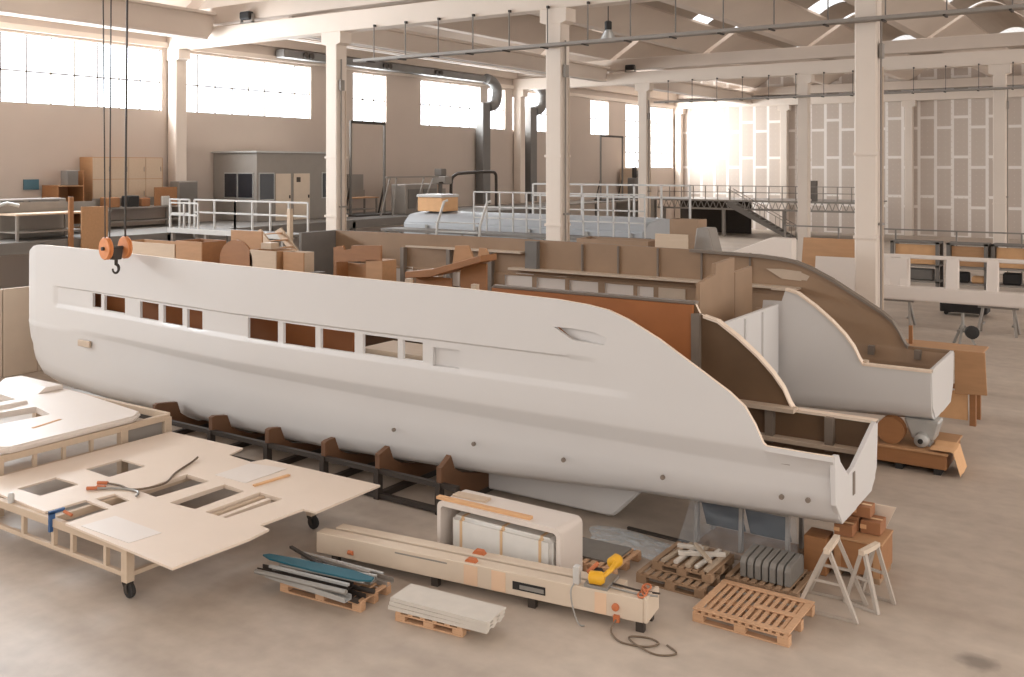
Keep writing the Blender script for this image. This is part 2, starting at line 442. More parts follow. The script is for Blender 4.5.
# precast roof: V-shaped wing beams, vaulted shells between them, translucent strips
VX = [-35.6, -29.3, -23.05, -16.8, -10.5, -4.25, 2.0, 8.2, 14.4]
BAYS = [(-8.0, 27.0, [(-5, -1), (8, 12), (17.0, 21)]), (27.6, 54.5, [(28.2, 31.5), (49.0, 51.2)]), (55.1, 81.2, [(66, 72)])]  # only the middle bay's second strip is seen; the others are added for daylight
HWV, ZT, ZW = 1.95, 12.25, 13.35
for (y0, y1, sky) in BAYS:
    for x in VX:
        m = MB()
        prof = [(x - 0.25, ZT), (x + 0.25, ZT), (x + HWV, ZW), (x + HWV, ZW + 0.12), (x + 0.2, ZT + 0.16), (x - 0.2, ZT + 0.16), (x - HWV, ZW + 0.12), (x - HWV, ZW)]
        m.prism(prof, 'y', y0, y1)
        for yy in (y0 + 0.02, y1 - 0.14):
            m.prism([(x - 0.2, ZT + 0.1), (x + 0.2, ZT + 0.1), (x + HWV, ZW + 0.1), (x - HWV, ZW + 0.1)], 'y', yy, yy + 0.12)
        struct(m.build('wing_beam', M['roof']))
    for x, xn in zip(VX, VX[1:]):
        a, b = x + HWV - 0.05, xn - HWV + 0.05
        def arc(ya, yb, mat, nm):
            n = 10; m = MB()
            pts = []
            for k in range(n + 1):
                t = k / n; pts.append((a + (b - a) * t, ZW + 0.06 + 0.55 * math.sin(PI * t)))
            pts += [(p[0], p[1] + 0.06) for p in reversed(pts)]
            for k in range(n):
                q = [pts[k], pts[k + 1], pts[2 * n + 1 - k - 1], pts[2 * n + 1 - k]]
                m.prism(q, 'y', ya, yb)
            return struct(m.build(nm, mat, fix=True))
        ys = y0
        for (s0, s1) in sky:
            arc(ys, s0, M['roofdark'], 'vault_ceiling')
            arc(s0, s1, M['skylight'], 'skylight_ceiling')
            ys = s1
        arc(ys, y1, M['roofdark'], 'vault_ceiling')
# edge I-beams beside the window wall
def edge_beam(x, y0, y1, z0, z1):
    m = MB()
    m.prism([(y0, z0), (y1 - 0.35, z0), (y1, z0 + 0.45), (y1, z1), (y0, z1)], 'x', x - 0.09, x + 0.09)
    m.prism([(y0, z0), (y1 - 0.45, z0), (y1 - 0.45, z0 + 0.13), (y0, z0 + 0.13)], 'x', x - 0.35, x + 0.3)
    m.box(x - 0.35, x + 0.3, y0, y1, z1 - 0.12, z1)
    return struct(m.build('edge_beam', M['roof'], bev=0.01))
edge_beam(-33.5, 8, 27.05, 10.82, 12.0)
edge_beam(-29.4, 27.65, 54.6, 10.84, 11.8)
edge_beam(-33.5, 27.65, 54.6, 11.4, 12.0)
edge_beam(-29.4, 55.2, 81.0, 10.84, 11.8)
struct(MB().box(XW, XW + 0.12, 6, 81.3, 10.72, 10.95).build('trim_2', M['concrete']))
struct(MB().box(XW, XW + 0.3, 6, 81.3, 11.38, 12.4).build('trim_3', M['roof']))

# ------------------------------------------------------------------ the catamaran under construction
YC = 16.58                                       # centre plane; both hulls mirror about it
HC = 13.45                                       # centre plane of the near hull
PLAN = [(-23.27, 13.43), (-23.22, 13.30), (-23.1, 13.13), (-22.8, 12.97), (-22.3, 12.84), (-21.5, 12.76), (-20, 12.68), (-18.5, 12.58), (-16.5, 12.40), (-14.6, 12.25), (-12, 12.2), (-8, 12.22), (-5, 12.28), (-3.4, 12.34)]
PLANI = [(-23.27, 13.47), (-23.22, 13.6), (-23.1, 13.77), (-22.8, 13.95), (-22.0, 14.12), (-20, 14.3), (-17, 14.5), (-15, 14.59), (-3.4, 14.59)]
SHEER = [(-23.27, 2.8), (-23.22, 2.98), (-23.1, 3.16), (-22.95, 3.32), (-22.75, 3.47), (-22.5, 3.575), (-22.2, 3.625), (-21.8, 3.64), (-20, 3.64), (-14, 3.62), (-9, 3.57), (-7.4, 3.53), (-6.9, 3.49), (-6.57, 3.44), (-6.25, 3.33), (-5.78, 3.10), (-5.19, 2.75), (-4.76, 2.49), (-4.56, 2.33), (-4.42, 2.11), (-4.31, 1.88), (-4.26, 1.84), (-3.4, 1.84)]
AFT_IN = [(-6.05, 3.11), (-5.81, 3.05), (-5.48, 2.83), (-5.16, 2.57), (-4.92, 2.33), (-4.76, 2.12), (-4.66, 1.91), (-4.6, 1.82), (-3.4, 1.82)]
SHEER_NEAR_IN = [(-23.27, 2.8), (-23.22, 2.98), (-23.1, 3.1), (-22.9, 3.1), (-22.8, 2.45), (-10.3, 2.45), (-10.2, 3.28), (-6.2, 3.28), (-6.12, 3.13)] + AFT_IN
SHEER_FAR_IN = [(-20.2, 2.35), (-6.55, 2.35), (-6.5, 2.86), (-6.13, 2.87)] + AFT_IN
KEEL = [(-23.27, 1.05), (-23.22, 0.8), (-23.1, 0.58), (-22.75, 0.36), (-21.7, 0.2), (-20, 0.14), (-15, 0.17), (-10, 0.34), (-6, 0.72), (-3.4, 0.88)]
BILGE = [(-23.27, 1.1), (-23.05, 0.82), (-22.5, 0.56), (-20, 0.4), (-15.8, 0.40), (-13, 0.43), (-10.7, 0.52), (-8.6, 0.62), (-6.2, 0.80), (-3.4, 0.9)]
LOWF = [(-23.27, 0.7), (-22, 0.8), (-19, 0.9), (-12, 1.0), (-3.4, 1.0)]
STEP = [(-21.2, 0.0), (-18, 0.12), (-3.4, 0.15)]
STEPH = [(-20, 0.06), (-17, 0.12), (-13, 0.15), (-10, 0.18), (-3.4, 0.22)]
BAND = [(-21.36, 0.0), (-21.3, 0.035), (-7.2, 0.035), (-6.72, 0.0)]
BANDL = [(-21.36, 0.0), (-21.3, 0.035), (-6.7, 0.035), (-6.1, 0.0)]
TH = 0.06

def outer_half(q, zs):
    hw = HC - interp(q, PLAN)
    zb, zk, a, d, sh, lf = interp(q, BILGE), interp(q, KEEL), interp(q, BAND), interp(q, STEP), interp(q, STEPH), interp(q, LOWF)
    al = interp(q, BANDL)
    lw = max(0.004, hw - d) * lf
    up = hw
    pts = [(up, zs), (up, 3.12), (up, 2.76), (up, 2.72), (up - a, 2.685), (up - a, 2.65), (up - al, 2.33), (up - al, 2.29), (up, 2.23), (up, 2.19), (up, 2.0), (up, 1.83), (up - 0.01 * min(1, d * 9), 1.77), (max(0.003, hw - d + 0.012), 1.77 - sh), (max(0.003, hw - d), 1.72 - sh), (max(0.003, (hw - d)) * (0.5 + 0.5 * lf), 1.3),
           (lw * 0.97, zb + 0.32), (lw * 0.90, zb + 0.1), (lw * 0.72, zb - 0.03), (lw * 0.36, zk + 0.05), (0, zk)]
    out = []; lim = zs
    for i, (u, z) in enumerate(pts):
        z = min(z, lim); out.append((u, z)); lim = z - 0.006
    return out

def inner_half(q, zs):
    hw = interp(q, PLANI) - HC
    zb, zk = interp(q, BILGE), interp(q, KEEL)
    pts = [(hw, zs), (hw, zs * 0.6 + 0.4 * (zb + 0.35)), (hw * 0.98, zb + 0.32), (hw * 0.92, zb + 0.1), (hw * 0.72, zb - 0.03), (hw * 0.36, zk + 0.05)]
    return pts

def shell(name, parent, mirror, inner_tab, q0, mats):
    qs = set([q0, -3.42])
    for tab in (PLAN, SHEER, inner_tab, BAND, BANDL):
        for q, _ in tab:
            if q0 < q < -3.43: qs.add(round(q, 3))
    q = q0
    while q < -3.5:
        qs.add(round(q, 3)); q += 0.5
    qs = sorted(qs)
    qs = [qs[0]] + [b for a, b in zip(qs, qs[1:]) if b - a > 0.012]
    outer = []; inner = []
    for q in qs:
        o = outer_half(q, interp(q, SHEER)); n = inner_half(q, interp(q, inner_tab))
        ring = [(HC - u, z) for u, z in o] + [(HC + u, z) for u, z in reversed(n)]
        outer.append([(q, y, z) for y, z in ring])
        rin = []
        for (y, z) in ring:
            dy = y - HC
            sh = min(TH, abs(dy) * 0.9)
            low = TH if z < interp(q, BILGE) + 0.2 else 0
            rin.append((q, HC + (abs(dy) - sh) * (1 if dy > 0 else -1), z + low))
        inner.append(rin)
    m = MB(); k = len(outer[0]); n = len(qs)
    def Y(p): return (p[0], 2 * YC - p[1], p[2]) if mirror else p
    vs = [Y(p) for r in outer for p in r] + [Y(p) for r in inner for p in r]
    O = lambda i, j: i * k + j
    I = lambda i, j: n * k + i * k + j
    fs = []; mi = []
    for i in range(n - 1):
        for j in range(k - 1):
            fs.append((O(i, j), O(i + 1, j), O(i + 1, j + 1), O(i, j + 1))); mi.append(0)
            fs.append((I(i, j), I(i, j + 1), I(i + 1, j + 1), I(i + 1, j))); mi.append(1)
        for j in (0, k - 1):
            fs.append((O(i, j), O(i + 1, j), I(i + 1, j), I(i, j)) if j else (O(i, j), I(i, j), I(i + 1, j), O(i + 1, j))); mi.append(2)
    for i in (0, n - 1):
        for j in range(k - 1):
            fs.append((O(i, j), O(i, j + 1), I(i, j + 1), I(i, j)) if i == 0 else (O(i, j), I(i, j), I(i, j + 1), O(i, j + 1))); mi.append(0)
    m.v = [Vector(p) for p in vs]; m.f = fs; m.mi = mi
    return m.build(name, mats, parent)

PANES = [(-19.78, -19.42, 2.36, 2.67), (-19.29, -18.46, 2.33, 2.66), (-17.86, -17.15, 2.30, 2.655), (-16.97, -16.28, 2.29, 2.65), (-16.12, -15.60, 2.28, 2.65),
         (-14.19, -13.36, 2.28, 2.67), (-13.22, -12.39, 2.28, 2.66), (-12.26, -11.45, 2.30, 2.65), (-11.26, -10.49, 2.31, 2.64), (-10.38, -9.96, 2.32, 2.63)]
POCKET = [(-9.75, 2.28), (-9.21, 2.29), (-9.21, 2.585), (-9.75, 2.575)]
LEAF = [(-7.46, 3.12), (-7.15, 3.125), (-6.77, 3.10), (-6.57, 3.03), (-6.63, 2.93), (-7.15, 2.955)]

boat = thing('catamaran_hull', 'unfinished white twin hulled sailing yacht hull on supports, no deck yet', 'boat', (-13.0, YC, 0))
def my(y, mirror): return 2 * YC - y if mirror else y
for mirror in (False, True):
    q0 = -19.85 if mirror else -23.27
    sh = shell('hull_shell', boat, mirror, SHEER_FAR_IN if mirror else SHEER_NEAR_IN, q0,
               [M['gel'], M['core'] if mirror else M['coreorange'], M['gelrim'] if not mirror else M['rib']])
    if mirror: sh['label'] = 'far hull shell with tan inside and open top'
    else: sh['label'] = 'near hull shell with a row of window openings'
    cs = []
    y0, y1 = my(11.6, mirror), my(12.9, mirror)
    for (a, b, z0, z1) in PANES:
        if a < q0 + 0.4: continue
        bb = MB().prism([(a, z0), (b, z0), (b, z1), (a, z1)], 'y', y0, y1)
        bb.v = [p - MAT[boat.name].translation for p in bb.v]
        c = MB(); c.v = bb.v; c.f = bb.f; c.mi = bb.mi
        cs.append(c)
    for poly in (POCKET, [(x + (0.3 if mirror else 0), z + (0.1 if mirror else 0)) for x, z in LEAF]):
        c = MB().prism(poly, 'y', y0, y1); c.v = [p - MAT[boat.name].translation for p in c.v]; cs.append(c)
    objs = []
    for c in cs:
        o = c.build('cutter', M['gel']); objs.append(o)
    # the shell's mesh is local to the boat: cut with the boat at the origin, then put it back
    sh.parent = None; sh.location = (0, 0, 0)
    cut(sh, objs)
    sh.parent = boat
    sh.data.polygons.foreach_set('use_smooth', [True] * len(sh.data.polygons))
    sh.data.set_sharp_from_angle(angle=math.radians(43.5))
    # pocket linings behind the two recesses
    yo = my(12.33, mirror)
    g = 0.07 if not mirror else -0.07
    pocket_mat = M['gel'] if not mirror else M['stringer']
    MB().box(-9.82, -9.14, my(12.31, mirror), my(12.33, mirror), 2.24, 2.64).build('recess_lining', pocket_mat, sh)
    cxl, czl = -7.02, 3.03
    big = [(cxl + (x - cxl) * 1.1 + (0.3 if mirror else 0), czl + (z - czl) * 1.25 + (0.1 if mirror else 0)) for x, z in LEAF]
    l = MB(); n = len(big); t = 0.015 if not mirror else -0.015
    dep = [my(12.275 + 0.085 * (-6.5 - x + (0.3 if mirror else 0)), mirror) for x, _ in big]
    l.add([(x, d, z) for (x, z), d in zip(big, dep)] + [(x, d + t, z) for (x, z), d in zip(big, dep)],
          [tuple(range(n)), tuple(range(n, 2 * n))[::-1]] + [(i, (i + 1) % n, n + (i + 1) % n, n + i) for i in range(n)])
    l.build('recess_lining', pocket_mat, sh)
    # transom
    if mirror:
        prof = [(12.38, 1.84), (12.44, 1.2), (12.72, 0.89), (14.22, 0.89), (14.5, 1.15), (14.59, 1.83)]
    else:
        prof = [(12.36, 1.84), (12.43, 1.2), (12.72, 0.89), (14.22, 0.89), (14.52, 1.15), (14.59, 1.83), (14.5, 1.83), (13.3, 1.47), (13.0, 1.45), (12.62, 1.72), (12.55, 1.82)]
    MB().prism([(my(y, mirror), z) for y, z in prof], 'x', -3.47, -3.40).build('transom', M['gel'], boat, bev=0.008)
    # skeg keel
    MB().prism([(-9.95, 0.55), (-9.75, 0.06), (-9.6, 0.05), (-7.15, 0.05), (-7.05, 0.07), (-6.5, 0.62), (-6.3, 0.8), (-9.9, 0.7)], 'y', my(13.33, mirror), my(13.57, mirror)).build('keel', M['gel'], boat, bev=0.03)
    # inside framing aft
    yw = 14.52
    for x in (-4.95, -4.05):
        m = MB().box(x - 0.06, x + 0.06, my(yw, mirror), my(yw - 0.14, mirror), 1.3, 1.8)
        m.build('frame_rib', M['rib'], boat)
        m = MB().box(x - 0.06, x + 0.06, my(12.41, mirror), my(12.55, mirror), 1.62, 1.80)
        m.build('frame_rib', M['rib'], boat)
    MB().box(-5.6, -3.5, my(yw + 0.01, mirror), my(yw - 0.2, mirror), 1.34, 1.40).build('stringer', M['stringer'], boat)
    MB().box(-5.6, -4.55, my(yw + 0.01, mirror), my(yw - 0.2, mirror), 1.80, 1.86).build('stringer', M['stringer'], boat)
    def edge(tab, ya, yb, q0_, q1_, h, mat):
        ps = [(q, z) for q, z in tab if q0_ <= q <= q1_]
        m = MB()
        for (qa, za), (qb, zb_) in zip(ps, ps[1:]):
            m.prism([(qa, za - h), (qb, zb_ - h), (qb, zb_ + 0.012), (qa, za + 0.012)], 'y', my(ya, mirror), my(yb, mirror))
        return m.build('edge_flange', M[mat], boat)
    edge(AFT_IN, 14.47, 14.62, -7, -3, 0.03, 'gelrim')
    if mirror:
        edge([(q, z) for q, z in SHEER if q > -12.5], 12.22, 12.42, -12.5, -4.2, 0.05, 'rib')
# hull fittings on the near side
for (x, z, y) in ((-5.75, 1.17, 12.31), (-10.6, 1.11, 12.245), (-8.97, 1.13, 12.265), (-7.34, 1.15, 12.285), (-4.09, 1.2, 12.36), (-3.75, 1.22, 12.37)):
    MB().lathe([(0.026, 0), (0.034, 0.008), (0.034, 0.04)], (x, y, z), (0, 1, 0), 14).build('drain_fitting', M['rib'], boat)
MB().box(-20.3, -19.85, 12.66, 12.72, 1.44, 1.585).build('access_plate', M['stringer'], boat, bev=0.01)
# slot in the near transom
MB().box(-3.41, -3.39, 13.2, 13.3, 1.12, 1.42).build('rudder_slot', M['rib'], boat)
for (a, b, z0, z1) in PANES:
    if a < -19: continue
    yy = my(interp((a + b) / 2, PLAN) + 0.05, True)
    MB().box(a - 0.03, b + 0.03, yy - 0.012, yy, z0 - 0.03, z1 + 0.06).build('window_blank', M['mould'], boat)
MB().box(-11.5, -9.85, 12.45, 13.3, 2.27, 2.355).build('cabin_sole', M['ply'], boat)
# long stringers, ribs and panel seams on the inside of the far side
for (x0, x1, z, w, d) in ((-20.0, -13.58, 3.28, 0.05, 0.2), (-13.95, -6.6, 2.86, 0.05, 0.22)):
    MB().box(x0, x1, 20.62 - d + 0.2, 20.93, z - w / 2, z + w / 2).build('stringer', M['stringer'], boat)
MB().box(-13.5, -13.15, 20.72, 20.9, 2.86, 3.58).build('frame_rib', M['greypanel'], boat)
for x in (-11.9, -10.9, -9.85, -8.75, -7.6):
    MB().box(x - 0.02, x + 0.02, 20.84, 20.9, 2.9, 3.56).build('frame_rib', M['rib'], boat)
for x in (-19.0, -17.4, -15.9, -14.6):
    MB().box(x - 0.06, x + 0.06, my(interp(x, PLAN) + 0.2, True), my(interp(x, PLAN) + 0.03, True), 2.2, 3.25).build('frame_rib', M['rib'], boat)
# closing board across the front end of the far hull
MB().prism([(19.2, 0.5), (20.2, 0.5), (20.58, 1.4), (20.58, 3.64), (19.1, 3.64), (19.1, 1.2)], 'x', -19.97, -19.87).build('end_board', M['greypanel'], boat)
# bridge deck between the hulls and its end panels
MB().box(-17.0, -6.2, 14.5, 18.6, 2.12, 2.22).build('bridge_deck', M['core'], boat)
wb = MB().box(-6.22, -6.14, 14.63, 18.42, 1.5, 2.83)
wb.build('aft_panel', M['gel'], boat, bev=0.01)
for y in (16.55, 17.45):
    MB().box(-6.14, -6.10, y, y + 0.06, 1.5, 2.79).build('panel_batten', M['gel'], boat)
MB().prism([(16.5, 2.2), (18.2, 2.2), (18.2, 3.70), (17.25, 3.66), (17.22, 3.46), (16.5, 3.36)], 'x', -7.03, -6.95).build('bulkhead', M['core'], boat)
MB().prism([(18.3, 2.2), (19.25, 2.2), (19.25, 3.44), (18.3, 3.40)], 'x', -7.05, -6.97).build('bulkhead', M['core'], boat)
MB().box(-7.0, -6.3, 19.55, 19.6, 1.2, 2.55).build('partition', M['core'], boat)
for z in (2.86, 2.45):
    MB().box(-6.95, -6.45, 20.35, 20.85, z - 0.02, z + 0.02).build('locker_shelf', M['stringer'], boat)
MB().box(-10.15, -6.22, 14.47, 14.52, 1.4, 3.27).build('lining_panel', M['amberpanel'], boat)
for (a, b, c) in ((-21.6, -19.2, 'amberpanel'), (-19.1, -15.75, 'amberpanel'), (-15.55, -12.35, 'amberpanel')):
    MB().box(a, b, 13.16, 13.2, 1.3, 3.0).build('lining_panel', M[c], boat)
# timber rail along the top of the near inner wall, post and white lining strips
MB().box(-10.15, -6.2, 14.50, 14.66, 3.28, 3.32).build('cap_rail', M['rib'], boat)
MB().box(-6.24, -6.1, 14.44, 14.56, 1.3, 3.14).build('frame_post', M['rib'], boat)
for x in (-12.2, -10.6):
    MB().box(x - 0.06, x + 0.06, 14.52, 14.62, 2.2, 3.3).build('frame_post', M['ply'], boat)

# ------------------------------------------------------------------ steel cradle with timber chocks
def cradle(label, mirror):
    t = thing('boat_cradle', label, 'cradle', (-13.0, my(13.4, mirror), 0))
    Y = lambda y: my(y, mirror)
    for z in (0.06, 0.46):
        MB().box(-17.2, -9.1, Y(12.02), Y(12.1), z - 0.04, z + 0.04).build('side_rail', M['steeldark'], t)
    for z in (0.06,):
        MB().box(-17.2, -9.1, Y(14.5), Y(14.58), z - 0.04, z + 0.04).build('side_rail', M['steeldark'], t)
    for x in (-16.66, -14.95, -13.4, -11.99, -10.75, -9.46):
        MB().box(x - 0.05, x + 0.05, Y(11.99), Y(12.11), 0.0, 0.5).build('post', M['steeldark'], t)
        MB().box(x - 0.05, x + 0.05, Y(12.1), Y(14.5), 0.0, 0.1).build('cross_beam', M['steeldark'], t)
        zb, zk = interp(x, BILGE), interp(x, KEEL)
        yl = interp(x, PLAN)
        lw = (HC - yl - 0.06) * interp(x, LOWF)
        tip = HC - lw * 0.97
        pr = [(12.03, 0.47), (12.03, 0.74), (12.1, 0.76), (tip - 0.02, zb + 0.3), (HC - lw * 0.90, zb + 0.06), (HC - lw * 0.72, zb - 0.06), (HC - lw * 0.36, zk + 0.02), (HC + 0.3, zk - 0.03), (HC + 0.3, 0.1), (12.75, 0.1), (12.5, 0.3)]
        MB().prism([(Y(a), b) for a, b in pr], 'x', x - 0.05, x + 0.05).build('timber_chock', M['chockbrown'], t, bev=0.004)
    return t
cradle('dark steel cradle with brown timber chocks under the near white hull', False)
cradle('dark steel cradle carrying the far hull, behind the near hull', True)

# ------------------------------------------------------------------ steel pallets of timber: pallet builder
def pallet(label, x0, x1, y0, y1, mat='pallet', z=0.0, h=0.14, n=9, rz=0.0, group=None, sw=0.034, frame=False):
    """deck slats run across the long side"""
    cx, cy = (x0 + x1) / 2, (y0 + y1) / 2
    t = thing('pallet', label, 'pallet', (cx, cy, z), rz, group)
    L, W = (x1 - x0), (y1 - y0)
    loc = MAT[t.name]
    def put(m, nm):
        m.v = [loc @ p for p in m.v]; m.build(nm, M[mat], t, bev=0.004)
    for j in (-1, 0, 1):
        yy = j * (W / 2 - 0.05)
        put(MB().box(-L / 2, L / 2, yy - 0.05, yy + 0.05, 0.0, 0.022), 'bottom_board')
        put(MB().box(-L / 2, L / 2, yy - 0.05, yy + 0.05, h - 0.044, h - 0.022), 'stringer_board')
        for i in (-1, 0, 1):
            xx = i * (L / 2 - 0.07)
            put(MB().box(xx - 0.07, xx + 0.07, yy - 0.05, yy + 0.05, 0.022, h - 0.044), 'block')
    if frame:
        for yy in (-W / 2 + 0.05, 0.0, W / 2 - 0.05):
            put(MB().box(-L / 2 if yy else 0.0, L / 2, yy - 0.045, yy + 0.045, h, h + 0.02), 'top_board')
        for xx in (-L / 2 + 0.045, L / 2 - 0.045):
            put(MB().box(xx - 0.045, xx + 0.045, -W / 2 + 0.1, W / 2 - 0.1, h, h + 0.018), 'top_board')
    for k in range(n):
        xx = -L / 2 + 0.04 + (L - 0.08) * k / (n - 1)
        put(MB().box(xx - sw, xx + sw, -W / 2, W / 2, h - 0.022, h), 'slat')
    return t

# clean pallet in front of the stern
pallet('clean new pine pallet lying empty in the middle of the open floor before the trestles', -4.70, -3.52, 10.92, 11.92, n=13, sw=0.024, frame=True)
# ------------------------------------------------------------------ pallet of grey slabs
pallet('pallet carrying the row of upright grey slabs, behind the clean pallet', -4.74, -3.78, 12.06, 12.86, mat='palletold')
s0 = None
for k in range(7):
    x = -4.53 + k * 0.098
    if s0 is None:
        s0 = MB().prism([(12.16, 0.14), (12.72, 0.14), (12.72, 0.36), (12.66, 0.41), (12.22, 0.39), (12.16, 0.33)], 'x', x - 0.04, x + 0.04).build('concrete_slab', M['slab'], bev=0.01)
        o = s0
    else:
        o = s0.copy(); COL.objects.link(o); o.location.x = x
    tag(o, 'grey concrete slab standing on edge in the row of seven on the pallet by the boat', 'slab', 'upright slabs on the pallet')

# ------------------------------------------------------------------ pallet heaped with timber offcuts
pallet('weathered dark pallet under the heap of timber offcuts', -5.76, -4.80, 11.53, 12.5, mat='palletold')
pallet('second weathered pallet stacked on the first, holding the timber offcuts', -5.62, -4.78, 11.72, 12.52, mat='palletold', z=0.14, h=0.12)
offs = [('short pale batten lying along the left edge of the offcut heap', (-5.42, 12.1, 0.285), 0.75, 1.45), ('grey batten second from the left on the offcut heap', (-5.28, 12.12, 0.285), 0.7, 1.5),
        ('brown batten in the middle of the offcut heap', (-5.14, 12.1, 0.285), 0.72, 1.62), ('pale batten right of the middle of the offcut heap', (-4.99, 12.12, 0.285), 0.7, 1.5),
        ('pale batten at the right edge of the offcut heap', (-4.86, 12.1, 0.285), 0.72, 1.55),
        ('pale timber crossing over the offcut heap towards the boat', (-5.08, 12.12, 0.33), 0.62, 0.5), ('second pale timber crossing over the offcut heap the other way', (-5.04, 12.05, 0.375), 0.6, 2.3),
        ('short thick offcut on top of the heap beside the crossed timbers', (-5.3, 12.25, 0.33), 0.35, 0.2)]
for k, (lab, c, l, a) in enumerate(offs):
    o = MB().obox(c, (l, 0.05 + 0.01 * (k % 3), 0.045), a).build('timber_offcut', M['fibre' if k % 2 else 'offcut'], bev=0.004)
    tag(o, lab, 'timber', 'timber offcuts on the weathered pallets')

# ------------------------------------------------------------------ crate with dark panels under clear film
t = thing('film_wrapped_crate', 'dark blue panelled crate draped in clear film under the stern', 'crate', (-4.87, 13.3, 0))
MB().box(-5.55, -4.18, 12.95, 13.75, 0.0, 0.1).build('base_board', M['palletold'], t, bev=0.01)
for (a, b) in ((-5.5, -4.92), (-4.84, -4.26)):
    MB().prism([(13.3, 0.28), (13.34, 0.28), (13.12, 0.70), (13.08, 0.70)], 'x', a, b).build('panel', M['navy'], t)
for x in (-5.54, -4.88, -4.22):
    MB().prism([(12.98, 0.1), (13.08, 0.1), (13.08, 0.74), (13.02, 0.74)], 'x', x - 0.025, x + 0.025).build('upright', M['steelgrey'], t)
for x in (-5.54, -4.22):
    MB().prism([(13.6, 0.1), (13.68, 0.1), (13.68, 0.74), (13.62, 0.74)], 'x', x - 0.025, x + 0.025).build('upright', M['steelgrey'], t)
MB().box(-5.55, -4.2, 13.0, 13.08, 0.72, 0.76).build('top_rail', M['steelgrey'], t)
def sheet(fn, nu, nv, th=0.004):
    m = MB(); vs = []; fs = []
    P = [[Vector(fn(i / (nu - 1), j / (nv - 1))) for j in range(nv)] for i in range(nu)]
    for lay in range(2):
        for i in range(nu):
            for j in range(nv):
                vs.append(P[i][j] + Vector((0, 0, th * lay)))
    g = lambda l, i, j: l * nu * nv + i * nv + j
    for i in range(nu - 1):
        for j in range(nv - 1):
            fs.append((g(0, i, j), g(0, i, j + 1), g(0, i + 1, j + 1), g(0, i + 1, j)))
            fs.append((g(1, i, j), g(1, i + 1, j), g(1, i + 1, j + 1), g(1, i, j + 1)))
    for i in range(nu - 1):
        for j in (0, nv - 1):
            fs.append((g(0, i, j), g(0, i + 1, j), g(1, i + 1, j), g(1, i, j)))
    for j in range(nv - 1):
        for i in (0, nu - 1):
            fs.append((g(0, i, j), g(0, i, j + 1), g(1, i, j + 1), g(1, i, j)))
    return m.add(vs, fs)
def drape(u, v):
    x = -5.62 + 1.5 * u
    y = 13.05 - 0.30 * v ** 1.5 - 0.08 * v * math.sin(9 * u + 1)
    z = 0.77 * (1 - v) + 0.012 + 0.03 * (1 - v) * math.sin(7 * u)
    return (x - 0.12 * v * (1 if u < 0.5 else -1) * abs(2 * u - 1), y + 0.03 * math.sin(23 * u) * v, max(0.012, z))
sheet(drape, 34, 14, 0.003).build('film', M['film'], t, smooth=60)
# film and dust sheet lying on the floor under the boat
o = sheet(lambda u, v: (-7.1 + 1.9 * u + 0.1 * math.sin(6 * v), 12.35 + 0.65 * v + 0.08 * math.sin(7 * u), 0.008 + 0.02 * (math.sin(13 * u) * math.sin(9 * v)) ** 2), 30, 14, 0.003).build('plastic_sheet', M['dustsheet'], smooth=60)
tag(o, 'crumpled clear plastic sheet lying on the floor beside the keel', 'plastic sheet')
o = MB().obox((-5.75, 13.1, 0.02), (1.9, 0.05, 0.04), -0.04).build('steel_bar', M['steeldark'])
tag(o, 'thin dark bar lying on the floor behind the offcut pallets', 'bar')

# ------------------------------------------------------------------ low pallet with a grey board between the U frame and the offcuts
pallet('low pine pallet with a grey board on it, behind the yellow motor', -7.0, -6.02, 11.42, 12.22, h=0.13)
o = MB().obox((-6.55, 11.86, 0.143), (0.82, 0.6, 0.025), 0.04).build('board', M['slab'])
tag(o, 'grey board lying on the low pine pallet behind the yellow motor', 'board')

# ------------------------------------------------------------------ sawhorses
def sawhorse(label, x, y, rz, w, l, h):
    t = thing('trestle', label, 'trestle', (x, y, 0), rz, 'grey steel trestles at the stern')
    mt = MAT[t.name]
    def put(m, nm, mat='trestlegrey'):
        m.v = [mt @ p for p in m.v]; m.build(nm, M[mat], t)
    put(MB().box(-0.035, 0.035, -l / 2, l / 2, h - 0.06, h), 'top_beam', 'beige')
    for sy in (-1, 1):
        yy = sy * (l / 2 - 0.05)
        for sx in (-1, 1):
            put(MB().bar((sx * 0.025, yy, h - 0.05), (sx * w / 2, yy + sy * 0.05, 0.0), 0.045, 0.045), 'leg')
        put(MB().bar((-w / 2, yy + sy * 0.05, 0.02), (w / 2, yy + sy * 0.05, 0.02), 0.035, 0.035), 'foot_bar')
        put(MB().bar((-w / 4, yy + sy * 0.02, h * 0.5), (w / 4, yy + sy * 0.02, h * 0.5), 0.03, 0.03), 'brace')
    return t
sawhorse('larger grey steel trestle standing beside the clean pallet', -3.40, 12.22, 0.04, 0.72, 0.56, 0.82)
sawhorse('smaller grey steel trestle beside the brown boxes, right of its larger twin', -3.04, 12.6, -0.25, 0.44, 0.42, 0.72)

# ------------------------------------------------------------------ brown boxes under the stern
def carton(label, x0, x1, y0, y1, z0, z1, mat='cardboard', flap=True, name='cardboard_box', group=None, cat='box'):
    t = thing(name, label, cat, ((x0 + x1) / 2, (y0 + y1) / 2, z0), 0, group)
    MB().box(x0, x1, y0, y1, z0, z1).build('body', M[mat], t, bev=0.006)
    if flap:
        MB().box(x0 + 0.01, x1 - 0.01, (y0 + y1) / 2 - 0.025, (y0 + y1) / 2 + 0.025, z1 - 0.001, z1 + 0.003).build('tape_strip', M['tape'], t)
        MB().box(x0 - 0.004, x0 + 0.3 * (x1 - x0), y0 - 0.003, y0 + 0.002, z0 + 0.35 * (z1 - z0), z0 + 0.7 * (z1 - z0)).build('paper_label', M['cardlight'], t)
    return t
carton('dark brown box standing under the transom, left of the crate', -4.02, -3.72, 13.1, 13.45, 0.0, 0.5, 'plyorange', flap=False)
